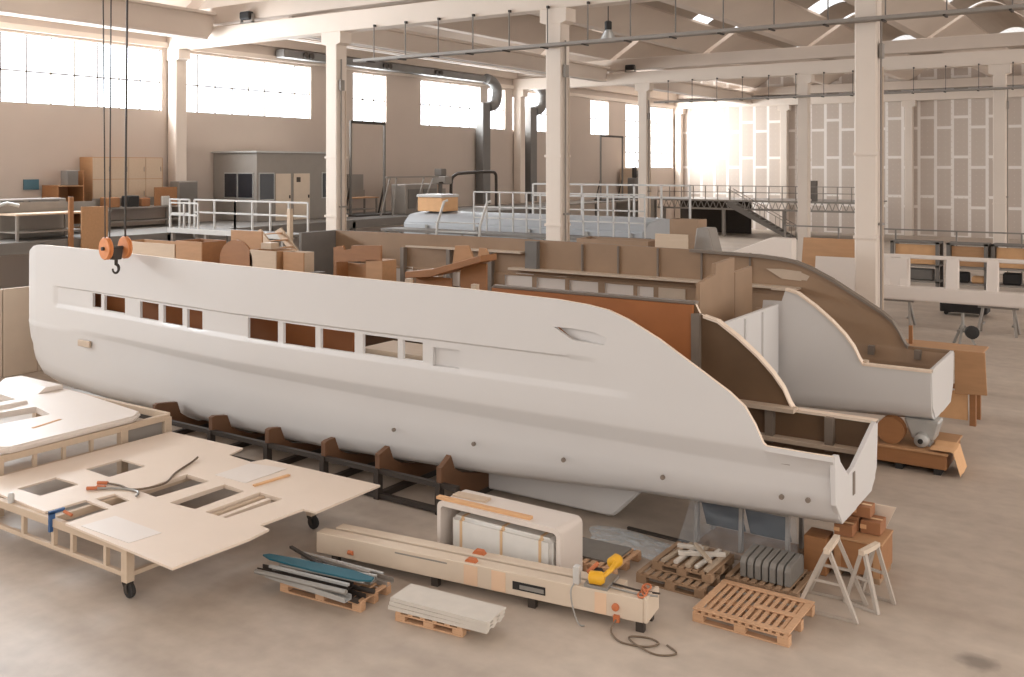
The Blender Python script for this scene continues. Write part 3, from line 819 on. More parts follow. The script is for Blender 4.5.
t = thing('wooden_crate', 'brown timber crate under the stern, nearest the open floor', 'crate', (-3.35, 13.55, 0))
MB().box(-3.66, -3.04, 13.22, 13.86, 0.08, 0.5).build('body', M['plyorange'], t, bev=0.01)
MB().box(-3.67, -3.03, 13.21, 13.87, 0.5, 0.53).build('lid', M['plybrown'], t, bev=0.005)
for x in (-3.6, -3.35, -3.1):
    MB().box(x - 0.04, x + 0.04, 13.22, 13.86, 0.0, 0.08).build('skid', M['palletold'], t)
for x in (-3.6, -3.1):
    MB().box(x - 0.04, x + 0.04, 13.2, 13.22, 0.08, 0.5).build('batten', M['plybrown'], t)
carton('brown carton on the left of the crate lid under the stern', -3.66, -3.42, 13.26, 13.5, 0.533, 0.68, group='cartons on the crate')
carton('brown carton at the back right of the crate lid under the stern', -3.38, -3.12, 13.52, 13.84, 0.533, 0.7, group='cartons on the crate')
carton('brown carton at the back left of the crate lid under the stern', -3.66, -3.41, 13.53, 13.84, 0.533, 0.72, group='cartons on the crate')
carton('topmost brown carton of the stack beside the transom', -3.52, -3.26, 13.56, 13.82, 0.725, 0.87, group='cartons on the crate')
t = MB().prism([(-3.85, 0.0), (-3.37, 0.0), (-3.02, 0.8), (-3.5, 0.8)], 'y', 13.98, 14.01).build('leaning_board', M['panel'], bev=0.003)
tag(t, 'pale board leaning up behind the brown cartons at the stern', 'board')

# ------------------------------------------------------------------ under the far stern: long timber crate, spool, grey drive leg
t = thing('timber_crate', 'long low brown timber base under the far stern', 'timber base', (-3.85, 19.2, 0))
MB().box(-4.75, -3.15, 18.5, 19.95, 0.1, 0.36).build('body', M['plyorange'], t, bev=0.01)
MB().box(-4.78, -3.12, 18.47, 19.98, 0.36, 0.4).build('top_board', M['plybrown'], t, bev=0.004)
for x in (-4.6, -3.95, -3.3):
    MB().box(x - 0.06, x + 0.06, 18.5, 19.95, 0, 0.1).build('skid', M['black'], t)
t = thing('cable_spool', 'round amber timber spool on the long base under the far stern', 'spool', (-4.1, 18.72, 0.4))
MB().lathe([(0.24, 0), (0.24, 0.03)], (-4.12, 18.6, 0.645), (0, 1, 0), 26).build('flange', M['plyorange'], t)
MB().lathe([(0.24, 0), (0.24, 0.03)], (-4.12, 18.83, 0.645), (0, 1, 0), 26).build('flange', M['plyorange'], t)
MB().lathe([(0.17, 0), (0.17, 0.2)], (-4.12, 18.63, 0.645), (0, 1, 0), 22).build('core', M['plybrown'], t)
t = thing('drive_leg', 'pale grey drive leg standing under the far transom', 'drive leg', (-3.55, 19.0, 0.4))
MB().prism([(-3.78, 0.52), (-3.4, 0.52), (-3.3, 0.885), (-3.92, 0.885)], 'y', 18.75, 19.15).build('leg_casing', M['alu'], t, bev=0.03)
MB().lathe([(0.05, 0), (0.12, 0.03), (0.14, 0.2), (0.1, 0.42), (0.04, 0.5)], (-3.6, 18.6, 0.53), (0, 1, 0), 20).build('gear_case', M['alu'], t, smooth=50)
MB().lathe([(0.045, 0), (0.045, 0.05)], (-3.6, 18.57, 0.53), (0, 1, 0), 14).build('hub', M['black'], t)
MB().box(-3.72, -3.48, 18.8, 19.2, 0.4, 0.44).build('foot', M['alu'], t)
o = sheet(lambda u, v: (-3.42 + 0.5 * u, 18.5 + 0.7 * v, max(0.012, 0.425 - max(0, (u - 0.76)) * 1.7 + 0.012 * (1 + math.sin(9 * v)))), 14, 10, 0.006).build('cardboard_sheet', M['cardlight'], smooth=50)
tag(o, 'pale cardboard sheet bent over the end of the long timber base', 'cardboard')

# ------------------------------------------------------------------ plywood stand beyond the far transom
t = thing('plywood_stand', 'tall brown plywood stand just beyond the far transom', 'stand', (-4.2, 22.75, 0))
MB().box(-5.6, -3.1, 22.28, 23.2, 1.54, 1.58).build('top_board', M['plybrown'], t, bev=0.004)
MB().prism([(-3.62, 0.68), (-3.0, 0.72), (-3.04, 1.60), (-3.62, 1.6)], 'y', 22.22, 22.27).build('end_panel', M['plybrown'], t, bev=0.004)
for (x, y) in ((-3.3, 22.45), (-3.3, 23.1), (-5.5, 22.45), (-5.5, 23.1)):
    MB().box(x - 0.06, x + 0.06, y - 0.06, y + 0.06, 0, 1.54).build('leg', M['plyorange'], t)
MB().box(-3.95, -3.4, 22.42, 22.47, 0.1, 0.7).build('brace_panel', M['cardlight'], t)
MB().box(-5.5, -3.3, 22.4, 22.46, 0.75, 0.85).build('rail', M['plyorange'], t)
o = MB().box(-4.62, -4.54, 22.6, 22.68, 1.58, 1.98).build('timber_peg', M['plyorange'], bev=0.004)
tag(o, 'short upright brown timber on top of the plywood stand', 'timber')

# ------------------------------------------------------------------ wrapped package under a white U-shaped moulding
t = thing('arch_moulding', 'white upside down U shaped moulding standing over a wrapped package', 'moulding', (-7.45, 11.0, 0))
def rrect(x0, x1, z0, z1, r, n=5):
    pts = [(x0, z0)]
    for k in range(n + 1):
        a = PI - k * PI / 2 / n; pts.append((x0 + r + r * math.cos(a), z1 - r + r * math.sin(a)))
    for k in range(n + 1):
        a = PI / 2 - k * PI / 2 / n; pts.append((x1 - r + r * math.cos(a), z1 - r + r * math.sin(a)))
    return pts + [(x1, z0)]
op = rrect(-8.46, -6.44, 0, 0.80, 0.09); ip = rrect(-8.40, -6.50, 0, 0.73, 0.06)
m = MB()
n_ = len(op)
for k in range(n_ - 1):
    m.prism([op[k], op[k + 1], ip[k + 1], ip[k]], 'y', 10.72, 11.3)
m.build('shell', M['mould'], t)
MB().box(-8.4, -6.5, 11.2, 11.22, 0.0, 0.73).build('back_panel', M['beige'], t)
t = thing('wrapped_package', 'long package in milky wrap and tape under the white moulding', 'package', (-7.48, 10.98, 0))
MB().box(-8.28, -6.62, 10.8, 11.14, 0.06, 0.6).build('wrap', M['wrap'], t, bev=0.05, seg=3, smooth=60)
for x in (-8.1, -7.42, -6.8):
    MB().box(x - 0.07, x + 0.07, 10.793, 11.147, 0.055, 0.608).build('tape_band', M['tape'], t, bev=0.05, seg=3)
for x in (-8.0, -7.0):
    MB().box(x - 0.06, x + 0.06, 10.86, 11.12, 0.0, 0.06).build('runner', M['pallet'], t)
o = MB().obox((-7.72, 10.80, 0.82), (1.55, 0.09, 0.04), 0.02).build('timber_lath', M['cardlight'], bev=0.004)
tag(o, 'brown edged lath lying on the front of the white moulding', 'lath')
o = MB().obox((-8.1, 11.05, 0.815), (0.55, 0.16, 0.03), 0.05).build('timber_lath', M['ply'], bev=0.004)
tag(o, 'short pale lath lying across the left end of the white moulding', 'lath')

# ------------------------------------------------------------------ long twin-rail machine bed
ang = math.atan2(0.65, 4.87)
t = thing('machine_bed', 'long beige twin rail machine bed on the floor in front of the boat', 'machine', (-9.77, 9.67, 0), ang)
mt = MAT[t.name]
def mput(m, nm, mat, bev=0.0, par=None, smooth=None):
    m.v = [mt @ p for p in m.v]
    return m.build(nm, M[mat], par or t, bev=bev, smooth=smooth)
LB = 4.76
mput(MB().box(0, LB, 0.0, 0.2, 0.12, 0.40), 'front_beam', 'beige', 0.008)
mput(MB().box(0.12, LB - 0.35, 0.28, 0.46, 0.12, 0.39), 'rear_beam', 'beige', 0.008)
mput(MB().box(0.2, LB - 0.4, 0.2, 0.28, 0.14, 0.22), 'web', 'steeldark')
mput(MB().prism([(0.0, 0.12), (0.2, 0.12), (0.46, 0.12), (0.46, 0.39), (0.2, 0.42), (0.0, 0.42)], 'x', LB, LB + 0.05), 'end_plate', 'beige', 0.01)
for x in (0.3, 1.9, 3.3, LB - 0.05):
    for y in (0.06, 0.38):
        mput(MB().box(x - 0.05, x + 0.05, y - 0.04, y + 0.04, 0.0, 0.12), 'foot', 'steeldark')
for (a, b, z0, z1) in ((3.05, 3.5, 0.2, 0.3),):
    mput(MB().box(a, b, -0.006, 0.004, z0, z1), 'slot_plate', 'black')
    mput(MB().box(a + 0.1, b - 0.02, -0.01, 0.0, z0 + 0.02, z1 - 0.03), 'slot_plate', 'steel')
mput(MB().box(1.3, 2.1, -0.004, 0.004, 0.335, 0.355), 'seam', 'steelgrey')
for (a, b) in ((2.35, 2.55), (2.75, 2.95), (4.15, 4.3)):
    mput(MB().box(a, b, -0.004, 0.004, 0.13, 0.38), 'primer_patch', 'beigepatch')
for (x, y) in ((2.42, 0.08), (2.38, 0.37)):
    mput(MB().prism([(x - 0.09, 0.39), (x + 0.09, 0.39), (x + 0.05, 0.44), (x - 0.05, 0.44)], 'y', y - 0.04, y + 0.04), 'clamp_block', 'orange')
mput(MB().tube([(0.55, -0.012, 0.22), (0.63, -0.012, 0.22)], 0.03), 'knob', 'orange')
# carriage with the yellow motor
mput(MB().box(3.85, 3.93, 0.03, 0.12, 0.40, 0.62), 'stop_post', 'whitepaint', 0.01)
mput(MB().box(4.0, 4.3, 0.02, 0.44, 0.40, 0.44), 'carriage_plate', 'steel')
mput(MB().lathe([(0.03, 0), (0.075, 0.02), (0.08, 0.16), (0.05, 0.2)], (4.05, 0.05, 0.52), (1, 0.15, 0), 18), 'motor', 'yellow', smooth=45)
mput(MB().lathe([(0.03, 0), (0.075, 0.02), (0.08, 0.14), (0.05, 0.18)], (4.2, 0.42, 0.56), (0.3, 1, 0.1), 18), 'motor', 'yellow', smooth=45)
mput(MB().tube([(4.2, 0.1, 0.52), (4.26, 0.25, 0.56), (4.26, 0.42, 0.58)], 0.03), 'motor_arm', 'yellow')
mput(MB().tube([(3.98, 0.2, 0.5), (4.06, 0.32, 0.58), (4.0, 0.42, 0.5)], 0.025), 'coupling', 'orange')
mput(MB().lathe([(0.05, 0), (0.06, 0.08)], (4.08, 0.3, 0.44), (0, 0, 1), 14), 'coupling', 'black')
for k in range(4):
    mput(MB().tube([(4.72 + 0.05 * math.cos(a + k), 0.1 + 0.05 * k + 0.09 * math.sin(a), 0.415 + 0.01 * k) for a in [i * PI / 6 for i in range(13)]], 0.012, 6), 'hose_coil', 'orange')
mput(MB().tube([(4.3, 0.12, 0.42), (4.6, 0.1, 0.41), (4.9, 0.12, 0.42)], 0.012), 'rod', 'steel')
mput(MB().tube([(4.3, 0.22, 0.42), (4.6, 0.22, 0.4), (4.9, 0.2, 0.42)], 0.012), 'rod', 'steeldark')
mput(MB().lathe([(0.02, 0), (0.045, 0.01), (0.045, 0.04)], (4.42, -0.04, 0.25), (0, 1, 0), 14), 'socket', 'orange')
mput(MB().box(4.4, 4.47, -0.04, 0.0, 0.08, 0.16), 'socket', 'orange')
o = MB().tube([mt @ p for p in spline([(4.44, -0.03, 0.12), (4.4, -0.1, 0.03), (4.45, -0.2, 0.012), (4.62, -0.33, 0.012), (4.9, -0.3, 0.012), (5.0, -0.16, 0.012), (4.85, -0.09, 0.012), (4.65, -0.16, 0.013), (4.75, -0.3, 0.02), (5.05, -0.42, 0.012), (5.25, -0.3, 0.012), (5.1, -0.16, 0.012)])], 0.011, 7).build('power_cable', M['rope'], smooth=60)
tag(o, 'thin looped cable on the floor by the right end of the machine bed', 'cable')
o = MB().tube([mt @ p for p in spline([(3.88, 0.01, 0.42), (3.86, -0.05, 0.34), (3.9, -0.07, 0.15), (4.0, -0.14, 0.02), (4.08, -0.16, 0.02)])], 0.01, 7).build('power_cable', M['steel'], smooth=60)
tag(o, 'short grey cable hanging down the front of the machine bed below the yellow motor', 'cable')

# ------------------------------------------------------------------ pallet heaped with steel profiles and a teal strip
pallet('brown pallet under the heap of steel profiles', -9.5, -8.2, 8.78, 9.42, h=0.13, rz=0.1)
bars = [('grey steel tube at the front edge of the profile heap', -8.62, 0.27, 1.7, -9.0, 0.10, 'steel'), ('grey steel channel second from the front of the profile heap', -8.7, 0.20, 1.6, -8.95, 0.02, 'alu'),
        ('dark steel channel under the teal strip', -8.85, 0.16, 1.75, -8.95, 0.06, 'steeldark'), ('dark steel channel in the middle of the profile heap', -9.0, 0.16, 1.7, -8.9, 0.12, 'steeldark'),
        ('grey steel tube at the back of the profile heap', -9.25, 0.2, 1.5, -9.0, 0.05, 'steel'), ('grey steel channel along the back edge of the profile heap', -9.4, 0.15, 1.55, -8.9, 0.10, 'steelgrey'),
        ('bright steel strip behind the teal strip', -9.12, 0.285, 1.5, -8.9, 0.08, 'alu'), ('dark tube lying askew over the front of the profile heap', -8.8, 0.24, 1.6, -9.1, 0.2, 'steeldark')]
for k, (lab, yy, z, l, x, a, mat) in enumerate(bars):
    m = MB(); c = Matrix.Translation((x, -yy, z)) @ Matrix.Rotation(a, 4, 'Z') @ Matrix.Rotation(0.02 * (k % 3 - 1), 4, 'Y')
    w_ = 0.05 + 0.015 * (k % 3)
    if k % 3 == 0:
        m.tube([(-l * 0.43, 0, 0), (l * 0.43, 0, 0)], 0.032, 10)
    else:
        m.prism([(-w_, -0.03), (w_, -0.03), (w_, 0.035), (w_ - 0.012, 0.035), (w_ - 0.012, -0.018), (-w_ + 0.012, -0.018), (-w_ + 0.012, 0.035), (-w_, 0.035)], 'x', -l * 0.43, l * 0.43)
    m.v = [c @ p for p in m.v]
    tag(m.build('steel_profile', M[mat]), lab, 'steel profile', 'steel profiles heaped on the brown pallet')
more = [('thin bright rod lying on top of the front of the steel heap', 8.72, 0.325, 1.25, -8.95, 0.12, 'alu'), ('thin grey rod beside the teal strip on the steel heap', 8.84, 0.33, 1.3, -8.85, 0.16, 'steel'),
        ('dull grey rod behind the bright strip on the steel heap', 9.24, 0.3, 1.2, -9.0, 0.02, 'steelgrey'), ('short bright tube at the right end of the steel heap', 9.08, 0.33, 0.7, -8.55, 0.3, 'alu'),
        ('thin dark rod crossing the left end of the steel heap', 9.1, 0.34, 0.9, -9.35, -0.25, 'steeldark'), ('thin bright rod lying along the back of the steel heap', 9.36, 0.26, 1.3, -8.95, 0.07, 'alu')]
for k, (lab, yy, z, l, x, a, mat) in enumerate(more):
    m = MB(); c = Matrix.Translation((x, yy, z)) @ Matrix.Rotation(a, 4, 'Z')
    m.tube([(-l / 2, 0, 0), (l / 2, 0, 0)], 0.018, 8) if k % 2 else m.box(-l / 2, l / 2, -0.022, 0.022, -0.015, 0.015)
    m.v = [c @ p for p in m.v]
    tag(m.build('steel_rod', M[mat]), lab, 'steel rod', 'steel profiles heaped on the brown pallet')
o = MB()
c = Matrix.Translation((-8.98, 8.9, 0.362)) @ Matrix.Rotation(0.17, 4, 'Z') @ Matrix.Rotation(0.01, 4, 'Y')
o.prism([(-0.86, 0.0), (-0.7, -0.07), (0.0, -0.12), (0.7, -0.12), (0.86, -0.06), (0.84, 0.03), (0.5, 0.1), (-0.4, 0.09), (-0.8, 0.06)], 'z', -0.012, 0.012)
o.v = [c @ p for p in o.v]
tag(o.build('teal_strip', M['teal'], bev=0.003), 'long teal strip lying on top of the steel profiles', 'strip')
# ------------------------------------------------------------------ pallet with pale ribbed panels
pallet('orange brown pallet under the stack of pale ribbed panels', -7.72, -6.78, 8.98, 9.42, h=0.12, rz=0.12, n=6)
for k, lab in enumerate(('bottom pale ribbed panel of the stack on the small pallet', 'middle pale ribbed panel of the stack on the small pallet', 'topmost pale ribbed panel of the stack on the small pallet')):
    pr = []
    n = 6; W = 0.44
    up = []; dn = []
    for i in range(n * 2):
        y = -W / 2 + W * i / (n * 2 - 1)
        b = 0.022 if (i // 2) % 2 else 0.0
        up.append((y, 0.045)); dn.append((y, b))
    m = MB(); 
    for i in range(n * 2 - 1):
        m.prism([dn[i], dn[i + 1], up[i + 1], up[i]], 'x', -0.68, 0.68)
    c = Matrix.Translation((-7.13 + 0.015 * k, 9.2, 0.125 + 0.05 * k)) @ Matrix.Rotation(0.115 - 0.012 * k, 4, 'Z')
    m.v = [c @ p for p in m.v]
    tag(m.build('ribbed_panel', M['fibre']), lab, 'panel', 'pale ribbed panels on the small pallet')

# ------------------------------------------------------------------ wheeled trolley frame with a large deck panel
t = thing('trolley_frame', 'pale wheeled trolley frame under the large deck panel with cut outs', 'trolley', (-12.8, 9.1, 0))
X0, X1, Y0, Y1 = -14.75, -10.95, 7.52, 10.5
for y in (Y0, Y1):
    MB().box(X0, X1 + 0.05, y - 0.04, y + 0.04, 0.56, 0.67).build('top_rail', M['ply'], t, bev=0.005)
    MB().box(X0, X1, y - 0.03, y + 0.03, 0.25, 0.31).build('lower_rail', M['ply'], t, bev=0.005)
for x in (X0, -12.7, X1):
    MB().box(x - 0.04, x + 0.04, Y0, Y1, 0.56, 0.66).build('cross_rail', M['ply'], t, bev=0.005)
MB().box(X1 - 0.03, X1 + 0.03, Y0, Y1, 0.25, 0.31).build('lower_rail', M['ply'], t, bev=0.005)
for x in (-14.1, -13.35, -12.6, -12.15, -11.4):
    MB().box(x - 0.03, x + 0.03, Y0 - 0.03, Y0 + 0.03, 0.31, 0.56).build('baluster', M['ply'], t)
MB().box(X1, X1 + 0.3, Y1 - 0.04, Y1 + 0.04, 0.56, 0.67).build('top_rail', M['ply'], t, bev=0.005)
for (x, y) in ((X1, Y0), (X1 + 0.24, Y1), (X0, Y0), (X0, Y1)):
    MB().box(x - 0.06, x + 0.06, y - 0.06, y + 0.06, 0.2, 0.66).build('leg', M['ply'], t, bev=0.005)
    c = MB()
    c.box(x - 0.05, x + 0.05, y - 0.05, y + 0.05, 0.17, 0.2)
    c.prism([(x - 0.05, 0.18), (x + 0.03, 0.18), (x + 0.06, 0.07), (x + 0.02, 0.07)], 'y', y - 0.05, y - 0.04)
    c.prism([(x - 0.05, 0.18), (x + 0.03, 0.18), (x + 0.06, 0.07), (x + 0.02, 0.07)], 'y', y + 0.04, y + 0.05)
    cf = c.build('caster', M['steeldark'], t)
    MB().lathe([(0.07, 0), (0.1, 0.008), (0.1, 0.052), (0.07, 0.06)], (x + 0.04, y - 0.03, 0.1), (0, 1, 0), 22).build('wheel', M['black'], cf)
ZP = 0.70
outline = [(-14.91, 7.6), (-13.81, 7.57), (-12.87, 7.54), (-12.83, 8.13), (-12.22, 8.1), (-12.23, 7.45), (-9.8, 7.33), (-9.74, 8.45), (-9.79, 8.83), (-10.0, 8.86), (-9.97, 9.61), (-9.73, 9.63), (-9.75, 10.98), (-12.17, 10.91), (-12.25, 10.67), (-12.85, 10.72), (-12.97, 11.12), (-14.87, 11.08)]
pn = MB().prism(outline, 'z', ZP - 0.03, ZP).build('deck_panel', [M['panel']], fix=True)
holes = [[(-14.13, 7.85), (-13.54, 7.86), (-13.55, 8.48), (-14.15, 8.47)], [(-14.14, 8.96), (-13.48, 8.93), (-13.48, 9.59), (-14.14, 9.59)],
         [(-12.76, 8.24), (-12.3, 8.2), (-12.28, 8.47), (-12.72, 8.52)], [(-12.57, 8.8), (-12.1, 8.77), (-12.03, 9.67), (-12.6, 9.69)],
         [(-11.74, 8.73), (-11.22, 8.77), (-11.23, 9.66), (-11.73, 9.70)], [(-11.01, 8.77), (-10.58, 8.78), (-10.51, 9.74), (-11.01, 9.75)]]
cs = []
for h in holes:
    c = MB().prism(h, 'z', ZP - 0.2, ZP + 0.2).build('cutter', M['panel']); c.location -= Vector((0, 0, 0)); cs.append(c)
cut(pn, cs)
tag(pn, 'large pale flat deck panel with rectangular cut outs lying on the wheeled trolley', 'panel')
for h in holes[3:]:
    x0 = min(p[0] for p in h); x1 = max(p[0] for p in h); y0 = min(p[1] for p in h); y1 = max(p[1] for p in h)
    m = MB()
    for (a, b, c_, d) in ((x0 - .03, x1 + .03, y0 - .05, y0 - .01), (x0 - .03, x1 + .03, y1 + .01, y1 + .05), (x0 - .05, x0 - .01, y0, y1), (x1 + .01, x1 + .05, y0, y1)):
        m.box(a, b, c_, d, ZP - 0.07, ZP - 0.031)
    MAT[pn.name] = Matrix.Translation(pn.location)
    m.build('opening_frame', M['panel'], pn)
MB().box(-10.8, -10.72, 8.8, 9.7, ZP - 0.14, ZP - 0.03).build('opening_frame', M['panel'], pn)
m = MB(); m.prism([(-11.95, 7.5), (-10.9, 7.5), (-10.85, 7.95), (-11.9, 7.98)], 'z', ZP + 0.0, ZP + 0.006)
tag(m.build('plywood_sheet', M['mould']), 'thin pale sheet lying on the near end of the deck panel', 'sheet')
m = MB(); m.prism([(-12.2, 9.9), (-11.5, 9.9), (-11.5, 10.75), (-12.2, 10.6)], 'z', ZP + 0.0, ZP + 0.006)
tag(m.build('plywood_sheet', M['mould']), 'thin pale square sheet lying on the far side of the deck panel', 'sheet')
o = MB().obox((-11.25, 10.2, ZP + 0.012), (0.06, 0.65, 0.024), -0.1).build('timber_lath', M['cardlight'])
tag(o, 'short pale lath lying on the far right of the deck panel', 'lath')
t = thing('air_hose', 'dark air hose with orange fittings lying on the deck panel', 'hose', (-12.8, 9.0, ZP))
MB().tube(spline([(-13.25, 8.66, ZP + .03), (-12.95, 8.75, ZP + .02), (-12.6, 8.75, ZP + .02), (-12.45, 9.15, ZP + .02), (-12.75, 9.6, ZP + .02), (-13.0, 10.1, ZP + .02), (-13.05, 10.25, ZP + .05)]), 0.016, 8).build('hose', M['rope'], t, smooth=60)
MB().tube(spline([(-13.1, 8.45, ZP + .03), (-12.9, 8.62, ZP + .02), (-12.65, 8.72, ZP + .02), (-12.45, 8.72, ZP + .02), (-12.32, 8.6, ZP + .02)]), 0.016, 8).build('hose', M['steel'], t, smooth=60)
for p, q in (((-13.3, 8.62), (-13.16, 8.7)), ((-13.2, 8.38), (-13.08, 8.48)), ((-13.15, 8.52), (-13.02, 8.56))):
    MB().tube([(p[0], p[1], ZP + .03), (q[0], q[1], ZP + .03)], 0.026, 10).build('fitting', M['orange'], t)
t = thing('clamp', 'small blue clamp gripping the front rail of the trolley', 'clamp', (-12.55, 7.5, 0.55))
MB().box(-12.62, -12.58, 7.44, 7.52, 0.5, 0.76).build('bar', M['blue'], t)
MB().box(-12.62, -12.58, 7.44, 7.66, 0.74, 0.78).build('jaw', M['blue'], t)
MB().tube([(-12.5, 7.6, 0.76), (-12.35, 7.62, 0.73)], 0.022).build('handle', M['orange'], t)
o = MB().lathe([(0.04, 0), (0.045, 0.1), (0.03, 0.14)], (-13.7, 7.52, 0.671), (0, 0, 1), 14).build('bottle', M['whitepaint'])
tag(o, 'small white bottle standing on the trolley front rail', 'bottle')

# ------------------------------------------------------------------ white moulded roof on a timber table, far left
t = thing('timber_table', 'pale timber table frame carrying the white moulding with openings', 'table', (-17.2, 10, 0))
TX0, TX1, TY0, TY1 = -19.4, -15.15, 8.1, 11.25
for y in (TY0, 10.4, TY1):
    MB().box(TX0, TX1, y - 0.04, y + 0.04, 0.84, 0.96).build('top_rail', M['ply'], t, bev=0.005)
for x in (TX0, TX1):
    MB().box(x - 0.05, x + 0.05, TY0, TY1, 0.84, 0.95).build('top_rail', M['ply'], t, bev=0.005)
MB().box(TX1 - 0.04, TX1 + 0.04, TY0, 10.4, 0.55, 0.63).build('lower_rail', M['ply'], t, bev=0.005)
for (x, y) in ((TX1, TY0), (TX1, 10.3), (TX1, 11.2), (TX0, TY0), (TX0, 10.3), (TX0, 11.2)):
    MB().box(x - 0.07, x + 0.07, y - 0.07, y + 0.07, 0.0, 0.9).build('leg', M['ply'], t, bev=0.005)
MB().box(TX1 - 0.015, TX1 + 0.015, 10.4, 11.1, 0.4, 0.84).build('end_panel', M['steelgrey'], t)
for y in (8.7, 9.2, 9.7):
    MB().box(TX1 - 0.03, TX1 + 0.03, y - 0.03, y + 0.03, 0.62, 0.84).build('baluster', M['ply'], t)
roof = MB().prism([(-19.6, 8.15), (-15.25, 8.1), (-15.05, 8.25), (-15.08, 10.5), (-15.3, 10.78), (-16.6, 10.93), (-17.4, 11.02), (-19.1, 11.12), (-19.6, 10.9)], 'z', 0.96, 1.07).build('roof_moulding', M['mould'], bev=0.04, seg=3)
c1 = MB().prism([(-17.55, 8.3), (-16.6, 8.35), (-16.45, 9.75), (-17.2, 9.9)], 'z', 0.8, 1.3).build('cutter', M['mould'])
c2 = MB().prism([(-19.2, 8.6), (-17.85, 8.6), (-17.85, 10.0), (-19.2, 10.1)], 'z', 0.8, 1.3).build('cutter', M['mould'])
cut(roof, [c1, c2])
roof.data.polygons.foreach_set('use_smooth', [True] * len(roof.data.polygons)); roof.data.set_sharp_from_angle(angle=0.5)
tag(roof, 'white moulded deck section with two openings on the timber table', 'moulding')
MAT[roof.name] = Matrix.Translation(roof.location)
MB().prism([(10.45, 1.06), (11.0, 1.06), (10.98, 1.16), (10.62, 1.17)], 'x', -19.6, -18.1).build('raised_rim', M['mould'], roof, bev=0.02)
MB().prism([(-17.9, 1.04), (-17.5, 1.04), (-17.56, 1.13), (-17.84, 1.13)], 'y', 8.3, 9.95).build('raised_rim', M['mould'], roof, bev=0.02)
o = MB().obox((-15.9, 9.35, 1.073), (0.06, 0.6, 0.008), 0.25).build('wood_strip', M['cardlight'])
tag(o, 'thin pale wood strip lying on the white moulded deck section', 'strip')

# ------------------------------------------------------------------ hoist hanging over the bow
t = thing('hoist_hook_block', 'crane hook block with two orange sheaves hanging in front of the bow', 'hook', (-18.0, 12.2, 3.2))
HY = 12.08
for sgn in (-1, 1):
    MB().lathe([(0.12, -0.05), (0.22, -0.05), (0.235, -0.03), (0.2, 0), (0.235, 0.03), (0.22, 0.05), (0.12, 0.05)], (-18.0 + sgn * 0.03, HY + sgn * 0.2, 3.8), (0.12, 0.99, 0), 26).build('sheave', M['copper'], t, smooth=40)
MB().tube([(-18.03, HY - 0.3, 3.8), (-17.97, HY + 0.3, 3.8)], 0.04, 10).build('axle', M['steeldark'], t)
MB().prism([(HY - 0.13, 3.82), (HY + 0.13, 3.82), (HY + 0.09, 3.56), (HY - 0.09, 3.56)], 'x', -18.08, -17.92).build('yoke', M['steeldark'], t, bev=0.01)
hk = [(-18.0, HY + 0.01, 3.58), (-18.0, HY + 0.01, 3.45)] + [(-18.0, HY + 0.07 * math.sin(a), 3.37 + 0.09 * math.cos(a)) for a in [0.3 * k for k in range(1, 17)]]
MB().tube(hk, 0.036, 10, r2=0.018).build('hook', M['steeldark'], t, smooth=60)
for i, (d, e) in enumerate(((-0.24, -0.3), (-0.14, -0.1), (0.22, 0.28))):
    MB().tube([(-18.0, HY + d, 3.9), (-18.0, HY + e, 10.14)], 0.014 if i < 2 else 0.022, 8).build('cable', M['steeldark'], t)
t = thing('crane_bridge', 'overhead crane bridge beam the hook block hangs from', 'crane', (-13, 12.2, 10.2))
MB().box(-33, 9, 12.0, 12.4, 10.3, 10.78).build('bridge_girder', M['steelgrey'], t, bev=0.02)
MB().box(-18.6, -17.4, 11.9, 12.5, 10.15, 10.35).build('trolley', M['steeldark'], t, bev=0.02)

# ------------------------------------------------------------------ loose joinery inside and between the hulls
ZB = 2.22                                        # top of the bridge deck
t = thing('plywood_ramp_bench', 'brown plywood bench with a sloping top inside the boat, in front of the far windows', 'bench', (-13.0, 17, ZB))
MB().prism([(-14.1, 3.12), (-14.1, 2.98), (-13.4, 3.05), (-12.0, 3.46), (-12.0, 3.6), (-13.35, 3.22)], 'y', 16.7, 17.3).build('sloping_top', M['plyorange'], t, bev=0.01)
MB().box(-14.0, -13.0, 16.98, 17.02, ZB, 3.02).build('side_panel', M['plyorange'], t)
MB().box(-12.75, -12.05, 16.98, 17.02, ZB, 3.4).build('side_panel', M['plyorange'], t)
MB().prism([(-13.05, 3.2), (-12.95, 3.74), (-12.6, 3.76), (-12.4, 3.4)], 'y', 17.05, 17.1).build('back_panel', M['plybrown'], t)
MB().prism([(-12.35, 3.4), (-12.3, 3.72), (-12.12, 3.72), (-12.0, 3.45)], 'y', 17.05, 17.1).build('back_panel', M['plybrown'], t)
MB().box(-14.0, -12.1, 17.2, 17.24, ZB, 2.6).build('base_panel', M['plybrown'], t)
t = thing('plywood_rack', 'brown plywood rack with a notched top inside the boat beside the grey end board', 'rack', (-15.7, 17, ZB))
MB().prism([(-16.5, 3.2), (-15.0, 3.3), (-15.0, 3.66), (-15.9, 3.62), (-15.95, 3.52), (-16.15, 3.5), (-16.2, 3.6), (-16.5, 3.55)], 'y', 16.9, 16.96).build('notched_board', M['plyorange'], t)
MB().box(-15.45, -14.95, 16.9, 17.4, ZB, 3.3).build('side_panel', M['plybrown'], t)
MB().box(-16.5, -15.4, 17.3, 17.35, ZB, 3.15).build('back_panel', M['plybrown'], t)
MB().box(-16.5, -16.4, 16.9, 17.3, ZB, 3.2).build('side_panel', M['plyorange'], t)
o = MB().box(-17.0, -16.75, 16.3, 16.9, ZB, 2.95).build('grey_box', M['greypanel'], bev=0.01)
tag(o, 'grey box standing inside the boat left of the plywood rack', 'box')
o = MB().box(-16.6, -14.2, 15.7, 15.76, ZB, 2.78).build('plywood_strip', M['ply'], bev=0.004)
